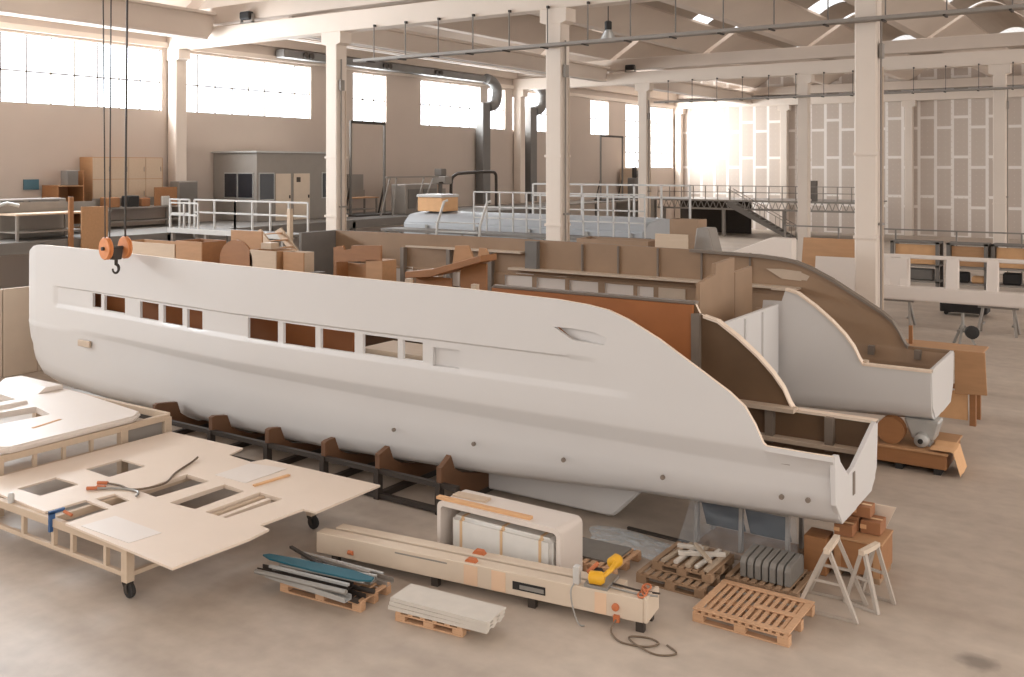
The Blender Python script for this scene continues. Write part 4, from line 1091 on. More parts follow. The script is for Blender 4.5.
tag(o, 'pale plywood strip standing on edge inside the boat behind the near side', 'plywood strip')

t = thing('work_platform', 'timber work platform between the two bows', 'platform', (-21.5, 17.0, 0))
MB().box(-24.6, -17.3, 14.8, 18.3, 2.5, 2.6).build('deck', M['ply'], t)
MB().box(-22.8, -20.3, 18.3, 20.9, 2.5, 2.6).build('deck', M['ply'], t)
for x in (-24.4, -21, -17.5):
    for y in (14.9, 18.2):
        MB().box(x - 0.06, x + 0.06, y - 0.06, y + 0.06, 0, 2.5).build('leg', M['ply'], t)
for x in (-22.7, -20.4):
    MB().box(x - 0.06, x + 0.06, 20.7, 20.82, 0, 2.5).build('leg', M['ply'], t)
def openbox(name, label, cat, x0, x1, y0, y1, z0, z1, mat, mat2=None, group=None):
    t = thing(name, label, cat, ((x0 + x1) / 2, (y0 + y1) / 2, z0), 0, group)
    w_ = 0.03; m2 = M[mat2 or mat]
    MB().box(x0, x1, y0, y0 + w_, z0, z1).build('front_panel', M[mat], t)
    MB().box(x0, x1, y1 - w_, y1, z0, z1).build('back_panel', m2, t)
    MB().box(x0, x0 + w_, y0 + w_, y1 - w_, z0, z1).build('side_panel', m2, t)
    MB().box(x1 - w_, x1, y0 + w_, y1 - w_, z0, z1).build('side_panel', m2, t)
    MB().box(x0 + w_, x1 - w_, y0 + w_, y1 - w_, z0, z0 + 0.03).build('bottom_panel', m2, t)
    return t
openbox('plywood_box', 'long pale plywood box between the bows, right of the orange hook block', 'box', -24.0, -21.7, 16.3, 17.0, 2.6, 3.42, 'ply', 'plybrown')
openbox('plywood_box', 'brown plywood box between the bows, right of the long pale box', 'box', -21.65, -20.6, 16.3, 17.1, 2.6, 3.53, 'plybrown', 'plyorange')
openbox('plywood_box', 'pale plywood box between the rounded panel and the stair', 'box', -19.0, -18.05, 16.5, 17.2, 2.6, 3.40, 'ply', 'plybrown')
openbox('plywood_box', 'brown plywood box at the foot of the timber stair', 'box', -17.9, -17.2, 16.6, 16.95, 2.6, 3.40, 'plybrown', 'ply')
pts = [(-20.15, 2.6)] + [(-19.52 + 0.62 * math.cos(a), 3.1 + 0.52 * math.sin(a)) for a in [PI - k * PI / 12 for k in range(13)]] + [(-18.9, 2.6)]
o = MB().prism(pts, 'y', 16.5, 16.56).build('rounded_panel', M['plyorange'], smooth=40)
tag(o, 'brown plywood panel with a rounded top standing between the bows', 'panel')
o = MB().box(-21.5, -20.25, 18.0, 18.05, 2.6, 3.72).build('plywood_sheet', M['plybrown'])
tag(o, 'tall brown plywood panel behind the rounded panel between the bows', 'panel')
o = MB().obox((-18.7, 16.9, 3.49), (0.34, 0.3, 0.16), 0.1).build('timber_block', M['ply'], bev=0.01)
o.location.z = 3.405
tag(o, 'small pale timber block on top of the pale plywood box', 'block')
t = thing('timber_stair', 'pale timber stair leading down from the white railed walkway behind the boxes', 'stair', (-21.5, 20.2, 2.6))
for y in (19.75, 20.55):
    MB().prism([(-22.5, 3.5), (-22.25, 3.62), (-21.1, 2.6), (-21.45, 2.6)], 'y', y - 0.03, y + 0.03).build('side_string', M['ply'], t)
for k in range(5):
    MB().box(-22.32 + 0.23 * k, -22.16 + 0.23 * k, 19.78, 20.52, 3.45 - 0.2 * k, 3.48 - 0.2 * k).build('tread', M['plybrown'], t)

# ------------------------------------------------------------------ steel gallery along the window wall
t = thing('gallery', 'grey steel gallery floor on posts along the window wall', 'gallery', (-33.7, 30, 0))
MB().box(-35.84, -31.0, 11.0, 52.0, 2.92, 3.0).build('deck', M['greypanel'], t)
MB().box(-31.06, -30.9, 11.0, 52.0, 2.62, 3.0).build('edge_girder', M['greypanel'], t)
for y in range(13, 52, 5):
    MB().box(-31.1, -30.9, y - 0.1, y + 0.1, 0, 2.92).build('post', M['greypanel'], t)
ZG = 3.0
def cupboards():
    t = thing('wall_cupboards', 'row of pale wall cupboards above the workbench on the window wall', 'cupboards', (-36.0, 24.5, 3.95))
    MB().box(-36.48, -35.62, 22.85, 26.15, 3.93, 5.86).build('carcass', M['plybrown'], t)
    n = 4
    for k in range(n):
        a = 22.87 + 3.26 * k / n; b = 22.87 + 3.26 * (k + 1) / n - 0.03
        for z0, z1 in ((3.95, 4.95), (4.97, 5.84)):
            d = MB().box(-35.62, -35.59, a, b, z0, z1).build('door', M['ply'], t)
            MB().box(-35.59, -35.57, b - 0.08, b - 0.06, z0 + 0.3, z0 + 0.5).build('handle', M['steelgrey'], d)
cupboards()
t = thing('shelf_unit', 'brown shelf unit standing left of the wall cupboards', 'shelves', (-35.5, 21.9, ZG))
MB().box(-36.3, -35.2, 21.15, 21.19, ZG, 4.75).build('side_panel', M['plyorange'], t)
MB().box(-36.3, -35.2, 22.2, 22.24, ZG, 5.3).build('side_panel', M['plyorange'], t)
for z in (ZG + 0.05, 3.75, 4.7):
    MB().box(-36.3, -35.2, 21.19, 22.2, z, z + 0.04).build('shelf', M['plybrown'], t)
MB().box(-36.3, -36.26, 21.19, 22.2, ZG, 4.7).build('back_panel', M['plyorange'], t)
o = MB().box(-35.7, -35.2, 21.55, 22.0, 4.742, 5.32).build('dark_case', M['greypanel'], bev=0.02)
tag(o, 'dark case standing on top of the brown shelf unit', 'case')
o = MB().box(-34.62, -34.58, 25.0, 26.1, 3.85, 4.62).build('plywood_board', M['plyorange'])
tag(o, 'brown board standing on the bench before the right end of the wall cupboards', 'board')
def bench(label, x0, x1, y0, y1, h, top='ply', group=None, legs='steelgrey', z=ZG):
    t = thing('workbench', label, 'workbench', ((x0 + x1) / 2, (y0 + y1) / 2, z), 0, group)
    MB().box(x0, x1, y0, y1, z + h - 0.06, z + h).build('bench_top', M[top], t)
    for x in (x0 + 0.08, x1 - 0.08):
        for y in (y0 + 0.08, y1 - 0.08):
            MB().box(x - 0.04, x + 0.04, y - 0.04, y + 0.04, z, z + h - 0.06).build('leg', M[legs], t)
    MB().box(x0 + 0.05, x1 - 0.05, y0 + 0.05, y1 - 0.05, z + 0.25, z + 0.29).build('shelf', M[legs], t)
    MB().box(x0 + 0.05, x0 + 0.08, y0 + 0.06, y1 - 0.06, z + h + 0.0, z + h + 0.35).build('back_rail', M[legs], t)
    return t
bench('long workbench under the pale wall cupboards', -35.4, -34.4, 22.6, 26.2, 0.85, 'steelgrey')
bench('workbench with pale top at the far left beyond the bow', -32.6, -31.4, 17.4, 19.9, 0.9, 'ply')
bench('workbench on the gallery left of the brown shelf unit', -34.4, -33.3, 20.3, 22.2, 0.8, 'steelgrey')
for k, (lab, x, y, w_, h, mat) in enumerate((('small brown box on the left of the bench under the cupboards', -34.8, 23.1, 0.55, 0.4, 'plyorange'), ('black case in the middle of the bench under the cupboards', -34.7, 23.95, 0.5, 0.45, 'black'),
                      ('brown carton right of the black case on the bench under the cupboards', -34.7, 24.55, 0.4, 0.35, 'cardboard'), ('small white box on the right end of the bench under the cupboards', -34.7, 25.5, 0.4, 0.4, 'whitepaint'))):
    o = MB().box(x - w_ / 2, x + w_ / 2, y - w_ / 2, y + w_ / 2, ZG + 0.85, ZG + 0.85 + h).build('tool_box', M[mat], bev=0.03)
    tag(o, lab, 'box')
t = thing('panel_saw', 'grey machine with a pale table and dark hood at the far left', 'machine', (-32.3, 18, ZG))
MB().box(-33.6, -32.75, 17.2, 20.0, ZG, 4.35).build('cabinet', M['steelgrey'], t, bev=0.03)
MB().box(-32.74, -32.7, 17.6, 18.4, 3.9, 4.3).build('hood_panel', M['greypanel'], t)
MB().box(-32.74, -32.7, 18.6, 19.7, 3.9, 4.3).build('hood_panel', M['greypanel'], t)
MB().tube([(-32.6, 17.3, 4.1), (-32.3, 17.6, 4.25), (-32.1, 17.9, 4.15)], 0.06).build('arm', M['alu'], t)
o = MB().box(-30.75, -30.7, 19.3, 20.3, 0.0, 4.1).build('plywood_board', M['plybrown'])
tag(o, 'tall brown board standing against the gallery edge left of the shelf unit', 'board')
o = MB().box(-30.86, -30.76, 18.9, 19.05, 0.0, 4.45).build('timber_post', M['plyorange'])
tag(o, 'upright brown timber leaning by the tall board at the gallery edge', 'timber')
o = MB().box(-36.48, -36.42, 20.5, 21.1, 4.58, 4.98).build('wall_sign', M['signblue'])
tag(o, 'small blue grey sign on the window wall left of the cupboards', 'sign')
t = thing('electrical_cabinet', 'grey electrical cabinet on the window wall left of the site office', 'cabinet', (-35.8, 27.1, 3.9))
MB().box(-35.8, -35.2, 26.65, 27.65, 3.0, 4.84).build('body', M['steelgrey'], t, bev=0.02)
MB().box(-35.2, -35.17, 26.7, 27.6, 3.1, 4.78).build('door', M['greypanel'], t)
# site office
t = thing('site_office', 'pale grey site office box with dark windows on the gallery', 'office', (-35, 32, ZG))
MB().box(-36.45, -33.5, 29.5, 34.7, ZG, 6.1).build('shell', M['steelgrey'], t, bev=0.02)
MB().box(-36.48, -33.4, 29.4, 34.8, 6.1, 6.18).build('roof', M['alu'], t)
for (a, b) in ((-35.6, -34.8), (-34.68, -33.75)):
    f = MB().box(a - 0.05, b + 0.05, 29.46, 29.5, 4.03, 5.2).build('window', M['alu'], t)
    MB().box(a, b, 29.44, 29.47, 4.08, 5.15).build('pane', M['dark'], f)
f = MB().box(-33.5, -33.46, 29.6, 30.5, 3.95, 5.2).build('window', M['alu'], t)
MB().box(-33.47, -33.44, 29.65, 30.45, 4.0, 5.15).build('pane', M['dark'], f)
for (a, b) in ((30.6, 31.5), (31.7, 32.7)):
    d = MB().box(-33.5, -33.46, a, b, ZG, 5.15).build('door', M['beige'], t)
    MB().box(-33.46, -33.42, b - 0.12, b - 0.06, 4.0, 4.15).build('handle', M['steeldark'], d)
f = MB().box(-33.5, -33.46, 33.5, 34.4, 3.95, 5.2).build('window', M['alu'], t)
MB().box(-33.47, -33.44, 33.55, 34.35, 4.0, 5.15).build('pane', M['dark'], f)
MB().box(-33.5, -33.45, 31.85, 32.1, 4.75, 4.98).build('notice', M['steeldark'], t)

# ------------------------------------------------------------------ white railed walkways
def railing(label, pts, z0, h, step, mat='whitepaint', r=0.03, group=None, name='guard_rail', rails=(1.0, 0.55)):
    t = thing(name, label, 'railing', (pts[0][0], pts[0][1], z0), 0, group)
    for (a, b) in zip(pts, pts[1:]):
        L_ = math.hypot(b[0] - a[0], b[1] - a[1]); n = max(1, round(L_ / step))
        for k in range(n + 1):
            x = a[0] + (b[0] - a[0]) * k / n; y = a[1] + (b[1] - a[1]) * k / n
            MB().box(x - r, x + r, y - r, y + r, z0, z0 + h).build('post', M[mat], t)
    for f in rails:
        m = MB()
        for (a, b) in zip(pts, pts[1:]):
            m.bar((a[0], a[1], z0 + h * f), (b[0], b[1], z0 + h * f), 2 * r, 2 * r)
        m.build('rail', M[mat], t)
    return t
t = thing('walkway', 'white edged steel walkway beyond the bow', 'walkway', (-28.6, 23.5, 0))
MB().box(-30.85, -24.6, 22.9, 24.1, 3.05, 3.15).build('deck', M['greypanel'], t)
MB().box(-30.85, -24.6, 22.86, 22.9, 3.02, 3.2).build('edge_board', M['whitepaint'], t)
for x in (-30.7, -28.8, -27, -24.8):
    for y in (23.0, 24.0):
        MB().box(x - 0.06, x + 0.06, y - 0.06, y + 0.06, 0, 3.05).build('post', M['steelgrey'], t)
railing('white railing along the near edge of the walkway beyond the bow', [(-30.8, 22.95), (-29.2, 22.95)], 3.15, 0.98, 0.8)
railing('white railing along the back of the walkway beyond the bow', [(-30.8, 24.05), (-28.5, 24.05), (-24.7, 24.05)], 3.15, 1.06, 1.0)
o = MB().box(-24.57, -24.43, 22.95, 23.1, 2.3, 4.2).build('timber_post', M['ply'])
o.location.z = 0.0
for v in o.data.vertices: v.co.z *= 4.05 / 1.9
tag(o, 'pale timber post at the right end of the white walkway', 'post')
railing('white railing along the gallery edge left of the walkway beyond the bow', [(-32.3, 24.05), (-31.1, 24.05)], 3.0, 1.2, 0.6)
# second deck moulding with scaffold beyond the far hull
t = thing('deck_moulding', 'long low pale blue grey hull moulding under construction beyond the boat', 'moulding', (-20.5, 32.7, 0))
sec = [(31.0, 2.35), (31.05, 3.15), (31.4, 3.48), (32.5, 3.6), (33.6, 3.48), (33.95, 3.15), (34.0, 2.35)]
m = MB(); m.prism([(y, z) for y, z in sec], 'x', -26.3, -15.2); m.build('shell', M['paleblue'], t, bev=0.05, seg=2, smooth=40)
for x in (-25, -22.5, -20, -17.5, -15.7):
    MB().box(x - 0.1, x + 0.1, 31.1, 33.9, 0, 2.35).build('support', M['greypanel'], t)
    MB().box(x - 0.07, x + 0.07, 30.96, 31.0, 2.5, 3.1).build('clamp_plate', M['steel'], t)
t = thing('scaffold', 'steel scaffold walkway in front of the blue grey moulding beyond the boat', 'scaffold', (-19, 29.8, 0))
MB().box(-26.0, -14.6, 29.3, 30.4, 2.9, 3.0).build('deck', M['greypanel'], t)
for x in (-25.8, -22, -18.4, -14.8):
    for y in (29.4, 30.3):
        MB().box(x - 0.04, x + 0.04, y - 0.04, y + 0.04, 0, 2.9).build('post', M['steel'], t)
railing('white scaffold railing before the blue grey moulding beyond the boat', [(-22.1, 30.3), (-14.8, 30.3)], 3.0, 1.5, 0.62, rails=(1.0, 0.62, 0.34), r=0.025)
railing('white railing on the far side of the blue grey moulding beyond the boat', [(-22.0, 34.4), (-14.9, 34.4)], 0, 4.75, 1.25, rails=(1.0, 0.9), r=0.035)
t = thing('boarding_ladder', 'white aluminium ladder rails in front of the scaffold railing', 'ladder', (-22.2, 28.9, 0))
for x in (-22.9, -20.9):
    MB().tube([(x, 28.8, 0), (x + 0.1, 28.9, 3.3), (x + 0.35, 29.0, 4.15), (x + 0.45, 29.1, 4.2)], 0.05, 8).build('rail', M['whitepaint'], t)
for k in range(10):
    MB().box(-22.9 + 0.05, -20.85, 28.82, 28.9, 0.35 * k + 0.2, 0.35 * k + 0.25).build('rung', M['steel'], t)
o = MB().box(-25.9, -24.6, 31.5, 32.6, 3.61, 4.2)
c = o.build('crate', M['cardlight'], bev=0.02)
tag(c, 'pale brown crate on the left end of the blue grey moulding beyond the boat', 'crate')
o = MB().prism([(-25.95, 0.0), (-24.55, 0.0), (-24.6, 0.12), (-25.9, 0.12)], 'y', 31.45, 32.65).build('foam_sheet', M['whitepaint'], bev=0.02)
o.location.z = 4.2
tag(o, 'white sheet lying on the pale brown crate beyond the boat', 'sheet')

# ------------------------------------------------------------------ machines and frames on the gallery, middle of the picture
t = thing('dust_extractor', 'grey machine cabinet standing against the window wall', 'machine', (-32.6, 39.6, ZG))
MB().box(-33.2, -32.2, 38.2, 40.9, ZG, 4.55).build('cabinet', M['steelgrey'], t, bev=0.04)
MB().box(-32.2, -32.16, 38.4, 39.4, 3.3, 4.3).build('door', M['greypanel'], t)
MB().box(-32.2, -32.16, 39.6, 40.7, 3.3, 4.3).build('door', M['greypanel'], t)
t = thing('pedestal_drill', 'tall grey pedestal drill beside the grey machine cabinet', 'drill', (-33, 42.1, ZG))
MB().lathe([(0.28, 0), (0.28, 0.06), (0.12, 0.08), (0.12, 2.0)], (-33, 42.1, ZG), (0, 0, 1), 16).build('mast', M['greypanel'], t)
MB().box(-33.35, -32.4, 41.8, 42.4, 4.5, 4.95).build('head', M['steelgrey'], t, bev=0.05)
MB().box(-33.25, -32.7, 41.85, 42.3, 4.95, 5.35).build('motor', M['greypanel'], t, bev=0.05)
MB().tube([(-32.6, 41.5, 4.6), (-32.6, 42.7, 4.6)], 0.04).build('handle', M['steeldark'], t)
t = thing('pipe_arch', 'dark pipe bent into a wide arch before the window wall', 'pipe', (-33, 45, ZG))
MB().tube(spline([(-33, 43.1, ZG), (-33, 43.1, 4.6), (-33, 43.5, 5.0), (-33, 44.2, 5.1), (-33, 46.8, 5.15), (-33, 47.4, 5.05), (-33, 47.5, 4.6), (-33, 47.5, ZG)]), 0.09, 10).build('pipe', M['steeldark'], t, smooth=60)
for y in (43.1, 47.5):
    MB().lathe([(0.2, 0), (0.2, 0.05)], (-33, y, ZG), (0, 0, 1), 14).build('flange', M['steeldark'], t)
def portal(label, x, y0, y1, z0, z1):
    t = thing('portal_frame', label, 'frame', (x, (y0 + y1) / 2, z0), 0, 'dark portal frames on the gallery')
    for y in (y0, y1):
        MB().box(x - 0.05, x + 0.05, y - 0.05, y + 0.05, z0, z1).build('upright', M['greypanel'], t)
        MB().bar((x - 0.4, y, z0 + 0.05), (x, y, z0 + 1.6), 0.07, 0.07).build('stay', M['steeldark'], t)
    MB().box(x - 0.08, x + 0.08, y0, y1, z1 - 0.14, z1).build('cross_beam', M['steeldark'], t)
    MB().box(x - 0.5, x + 0.5, y0 - 0.1, y1 + 0.1, z0, z0 + 0.08).build('base', M['steeldark'], t)
portal('tall dark portal frame against the wall between the two nearest columns', -33.2, 35.2, 37.7, ZG, 7.75)
t = thing('gantry_stand', 'splayed grey steel frame with a long top bar before the window wall', 'frame', (-32.6, 38, ZG))
MB().box(-32.0, -31.9, 36.4, 40.6, 4.9, 4.98).build('top_bar', M['steelgrey'], t)
for (a, b) in ((36.7, 36.0), (37.2, 36.9), (39.4, 38.6), (40.2, 39.0)):
    MB().bar((-31.95, a, 4.92), (-31.95, b, ZG), 0.06, 0.06).build('leg', M['steelgrey'], t)
bench('workbench with dark shelves under the splayed steel frame', -34.85, -33.85, 35.4, 38.0, 0.9, 'plybrown')
bench('workbench beside the pedestal drill before the window wall', -34.6, -33.6, 41.2, 44.6, 0.85, 'steelgrey')
c = carton('brown carton with a white top on the bench beside the pedestal drill', -34.5, -33.7, 41.4, 43.0, ZG + 0.85, ZG + 1.5, 'cardlight')
o = MB().box(-36.48, -36.4, 46.6, 47.0, 4.9, 5.25).build('wall_box', M['greypanel'], bev=0.01)
tag(o, 'small grey box on the window wall above the pipe arch', 'box')
o = MB().box(-31.05, -31.0, 35.3, 36.9, 3.3, 5.05)
o = MB().box(-36.47, -36.2, 38.2, 39.4, 3.9, 5.05).build('switch_cabinet', M['steelgrey'], bev=0.02)
tag(o, 'grey switch cabinet on the window wall beside the dark portal frame', 'cabinet')
# far group by the third bay
t = thing('storage_platform', 'timber platform on posts beside the far corner group', 'platform', (-34, 64, 0))
MB().box(-35.84, -32.4, 53.0, 69.0, 2.9, 3.0).build('deck', M['steelgrey'], t)
for y in (54, 59, 64, 68.5):
    MB().box(-32.6, -32.45, y - 0.08, y + 0.08, 0, 2.9).build('post', M['greypanel'], t)
portal('dark portal frame standing before the far windows of the window wall', -33.6, 61.6, 65.0, ZG, 7.75)
t = thing('hoist', 'small dark hoist unit standing beside the far portal frame', 'hoist', (-33.4, 65.6, ZG))
MB().box(-33.7, -33.1, 66.0, 67.2, ZG, 4.6).build('body', M['greypanel'], t, bev=0.05)
MB().lathe([(0.3, 0), (0.3, 0.3)], (-33.1, 66.6, 4.9), (1, 0, 0), 16).build('drum', M['greypanel'], t)
MB().box(-33.5, -33.3, 66.4, 66.8, 4.6, 5.4).build('mast', M['steeldark'], t)
carton('pale cabinet standing on the back platform by the far corner', -36.2, -34.4, 69.6, 71.6, 3.0, 5.3, 'ply', flap=False, name='cabinet', cat='cabinet')
o = MB().box(-36.4, -34.2, 69.4, 71.8, 0.0, 2.99).build('plinth', M['steelgrey'])
tag(o, 'grey plinth under the pale cabinet by the far corner', 'plinth')

# ------------------------------------------------------------------ back platform with railing and stair
t = thing('mezzanine', 'grey steel mezzanine with a lattice edge across the back of the hall', 'mezzanine', (-26, 73, 0))
MB().box(-34.0, -17.5, 72.0, 78.0, 2.75, 2.85).build('deck', M['steelgrey'], t)
for z in (2.15, 2.8):
    MB().box(-34.0, -17.5, 71.94, 72.06, z - 0.07, z + 0.07).build('chord', M['steelgrey'], t)
m = MB()
for k in range(33):
    x = -34 + 0.5 * k
    m.bar((x, 72, 2.15), (x + 0.25, 72, 2.8), 0.05, 0.05); m.bar((x + 0.25, 72, 2.8), (x + 0.5, 72, 2.15), 0.05, 0.05)
m.build('lattice', M['steelgrey'], t)
for x in (-33.5, -28.4, -23.6, -18.0):
    MB().box(x - 0.12, x + 0.12, 72.0, 72.24, 0, 2.15).build('post', M['steelgrey'], t)
MB().box(-33.8, -27.6, 76.0, 76.1, 0, 2.7).build('back_panel', M['steeldark'], t)
railing('grey railing along the mezzanine across the back of the hall', [(-34, 72.05), (-17.6, 72.05)], 2.85, 1.1, 1.0, 'steelgrey', 0.03)
t = thing('steel_stair', 'grey steel stair climbing to the mezzanine at the back', 'stair', (-25, 71.2, 0))
for y in (70.7, 71.7):
    MB().prism([(-27.6, 2.75), (-27.6, 2.45), (-22.7, 0.0), (-22.2, 0.0), (-27.2, 2.75)], 'y', y - 0.03, y + 0.03).build('string', M['greypanel'], t)
    MB().bar((-27.5, y, 3.75), (-22.4, y, 1.0), 0.05, 0.05).build('handrail', M['steelgrey'], t)
    for k in range(5):
        MB().box(-27.4 + 1.2 * k - 0.02, -27.4 + 1.2 * k + 0.02, y - 0.02, y + 0.02, 2.6 - 0.64 * k, 3.66 - 0.64 * k).build('baluster', M['steelgrey'], t)
for k in range(13):
    MB().box(-27.45 + 0.39 * k, -27.1 + 0.39 * k, 70.73, 71.67, 2.55 - 0.2 * k, 2.59 - 0.2 * k).build('tread', M['steelgrey'], t)
o = carton('grey control box standing on the mezzanine railing side', -21.9, -21.3, 72.3, 72.8, 2.85, 4.4, 'greypanel', flap=False, name='control_box', cat='box')

# ------------------------------------------------------------------ platform behind the far hull with joinery on it
t = thing('joinery_platform', 'timber staging behind the far hull carrying joinery pieces', 'staging', (-11.5, 25.5, 0))
MB().box(-15.0, -7.9, 24.0, 27.0, 2.55, 2.65).build('deck', M['ply'], t)
for x in (-14.8, -11.2, -8.0):
    for y in (24.1, 26.9):
        MB().box(x - 0.06, x + 0.06, y - 0.06, y + 0.06, 0, 2.55).build('leg', M['ply'], t)
ZJ = 2.65
openbox('joinery_box', 'tall brown joinery box behind the far hull', 'box', -11.9, -11.0, 26.0, 26.6, ZJ, 3.95, 'core', 'core')
openbox('joinery_box', 'wide low brown joinery box behind the far hull, left of the tall one', 'box', -14.8, -12.4, 25.6, 26.5, ZJ, 3.3, 'core', 'core')
o = MB().box(-11.7, -10.72, 24.6, 24.64, ZJ, 3.62).build('pale_panel', M['ply'])
tag(o, 'pale rectangular panel standing on the staging behind the far hull', 'panel')
o = MB().prism([(-10.75, ZJ), (-9.95, ZJ), (-10.25, 3.8), (-10.6, 3.8)], 'y', 24.9, 25.5).build('grey_cowl', M['steelgrey'], bev=0.03)
tag(o, 'grey cowl with sloping sides beside the pale panel behind the far hull', 'cowl')
o = MB().prism([(-9.6, ZJ), (-7.95, ZJ), (-7.95, 3.6), (-8.5, 3.62), (-9.55, 3.2)], 'y', 24.9, 25.3).build('bow_moulding', M['mould'], bev=0.02)
tag(o, 'white pointed moulding lying on the staging behind the far hull', 'moulding')
o = MB().obox((-13.4, 24.7, 2.75), (2.6, 0.5, 0.2), 0.05).build('timber_bundle', M['palletold'], bev=0.02)
o.location.z = ZJ
tag(o, 'flat bundle of dark timber on the left of the staging behind the far hull', 'timber bundle')

# ------------------------------------------------------------------ boards leaning near the big column on the right
o = MB().prism([(29.6, 0.0), (29.66, 0.0), (30.5, 3.25), (30.44, 3.25)], 'x', -9.35, -7.6).build('plywood_board', M['plybrown'])
tag(o, 'large brown board leaning behind the big right hand column', 'board')
o = MB().prism([(29.2, 0.0), (29.25, 0.0), (29.75, 2.75), (29.7, 2.75)], 'x', -8.75, -7.55).build('white_board', M['mould'])
tag(o, 'plain white board leaning in front of the large brown board beside the big column', 'board')

# ------------------------------------------------------------------ white window frame moulding on trestles, right
t = thing('cabin_side_moulding', 'long white cabin side moulding with window openings on trestles at the right', 'moulding', (-4.5, 35.2, 0))
m = MB()
m.box(-9.6, 1.5, 34.8, 35.3, 0.93, 1.4); m.build('sill_beam', M['mould'], t, bev=0.04, seg=2)
MB().box(-9.6, 1.5, 35.15, 35.3, 2.32, 2.46).build('top_rail', M['mould'], t, bev=0.03)
for x0, x1 in ((-9.6, -7.75), (-7.45, -7.15), (-5.98, -5.6), (-4.75, -4.4), (-3.4, -3.05), (-1.6, -1.2)):
    MB().prism([(34.95, 1.38), (35.3, 1.38), (35.3, 2.4), (35.15, 2.4)], 'x', x0, x1).build('mullion', M['mould'], t, bev=0.02)
MB().box(-7.9, -7.2, 35.0, 35.05, 1.4, 2.34).build('corner_panel', M['mould'], t)
def legstand(label, x, y):
    t = thing('folding_trestle', label, 'trestle', (x, y, 0), 0, 'grey trestles under the cabin side')
    MB().box(x - 0.6, x + 0.6, y - 0.05, y + 0.05, 0.84, 0.93).build('top_beam', M['steelgrey'], t)
    for sx in (-0.45, 0.45):
        for sy in (-0.4, 0.4):
            MB().bar((x + sx, y, 0.86), (x + sx + 0.12 * (1 if sx > 0 else -1), y + sy, 0), 0.07, 0.07).build('leg', M['steelgrey'], t)
        MB().box(x + sx - 0.03, x + sx + 0.03, y - 0.25, y + 0.25, 0.3, 0.36).build('brace', M['steelgrey'], t)
legstand('grey trestle under the left end of the white cabin side, beside the big column', -7.6, 35.05)
legstand('grey trestle under the white cabin side, right of the wheeled jack stand', -4.4, 35.05)
t = thing('jack_stand', 'grey tripod jack stand with a black wheel on the floor at the right', 'jack stand', (-5.05, 32.4, 0))
MB().tube([(-5.05, 32.4, 0.45), (-5.05, 32.4, 0.98)], 0.045, 10).build('mast', M['steel'], t)
for a in (0.4, 2.5, 4.6):
    MB().bar((-5.05 + 0.04 * math.cos(a), 32.4 + 0.04 * math.sin(a), 0.6), (-5.05 + 0.36 * math.cos(a), 32.4 + 0.36 * math.sin(a), 0), 0.06, 0.06).build('leg', M['steel'], t)
MB().box(-5.2, -4.9, 32.3, 32.5, 0.4, 0.46).build('collar', M['steel'], t)
MB().lathe([(0.1, 0), (0.2, 0.02), (0.2, 0.12), (0.1, 0.14)], (-4.78, 32.2, 0.45), (0.5, -1, 0), 20).build('wheel', M['black'], t)
t = thing('tool_trolley', 'low dark trolley on the floor behind the white cabin side', 'trolley', (-5.9, 39, 0))
MB().box(-6.8, -5.2, 38.6, 39.4, 0.12, 0.5).build('body', M['black'], t, bev=0.03)
for x in (-6.6, -5.4):
    for y in (38.7, 39.3):
        MB().lathe([(0.08, 0), (0.08, 0.05)], (x, y, 0.08), (0, 1, 0), 12).build('wheel', M['black'], t)
# storage racks behind
def rack(label, x0, x1, y, mat, group):
    t = thing('storage_rack', label, 'rack', ((x0 + x1) / 2, y, 0), 0, group)
    for x in (x0, x1):
        for yy in (y, y + 1.0):
            MB().box(x - 0.07, x + 0.07, yy - 0.07, yy + 0.07, 0, 2.12).build('post', M['greypanel'], t)
    for z in (0.35, 1.05, 2.08):
        MB().box(x0 - 0.07, x1 + 0.07, y - 0.07, y + 1.07, z - 0.04, z + 0.04).build('shelf', M['greypanel' if z > 2 else 'steelgrey'], t)
    MB().box(x0 + 0.12, x1 - 0.1, y + 0.1, y + 0.15, 1.12, 1.98).build('back_board', M[mat], t)
    return t
rack('grey storage rack with a brown board, leftmost behind the white cabin side', -10.1, -8.2, 46, 'cardlight', None)
rack('grey storage rack with a brown board, second from the left behind the white cabin side', -7.75, -6.25, 46, 'plybrown', None)
rack('grey storage rack with a pale brown board, third behind the white cabin side', -6.0, -4.6, 46.2, 'cardlight', None)
rack('grey storage rack at the right edge behind the white cabin side', -4.3, -2.6, 46.2, 'plybrown', None)
for k, (lab, x, y, w_, h, z, mat) in enumerate((('pale sheet goods lying on the leftmost rack', -9.1, 46.5, 1.3, 0.25, 1.091, 'beige'), ('dark machine part on the lower shelf of the leftmost rack', -9.0, 46.4, 1.2, 0.5, 0.391, 'greypanel'),
      ('dark fitting on the lower shelf of the second rack', -7.2, 46.4, 0.5, 0.45, 0.391, 'black'), ('pale timber pieces on the lower shelf of the second rack', -6.6, 46.4, 0.5, 0.3, 0.391, 'cardlight'),
      ('dark fitting on the lower shelf of the third rack', -5.3, 46.6, 0.7, 0.5, 0.391, 'black'))):
    o = MB().box(x - w_ / 2, x + w_ / 2, y - 0.25, y + 0.25, z, z + h).build('stored_part', M[mat], bev=0.05)
    tag(o, lab, 'stored part')
railing('grey pipe guard rail behind the storage racks at the right', [(-16, 49.0), (-2.5, 49.0)], 0, 2.45, 2.7, 'steelgrey', 0.035, rails=(1.0,))

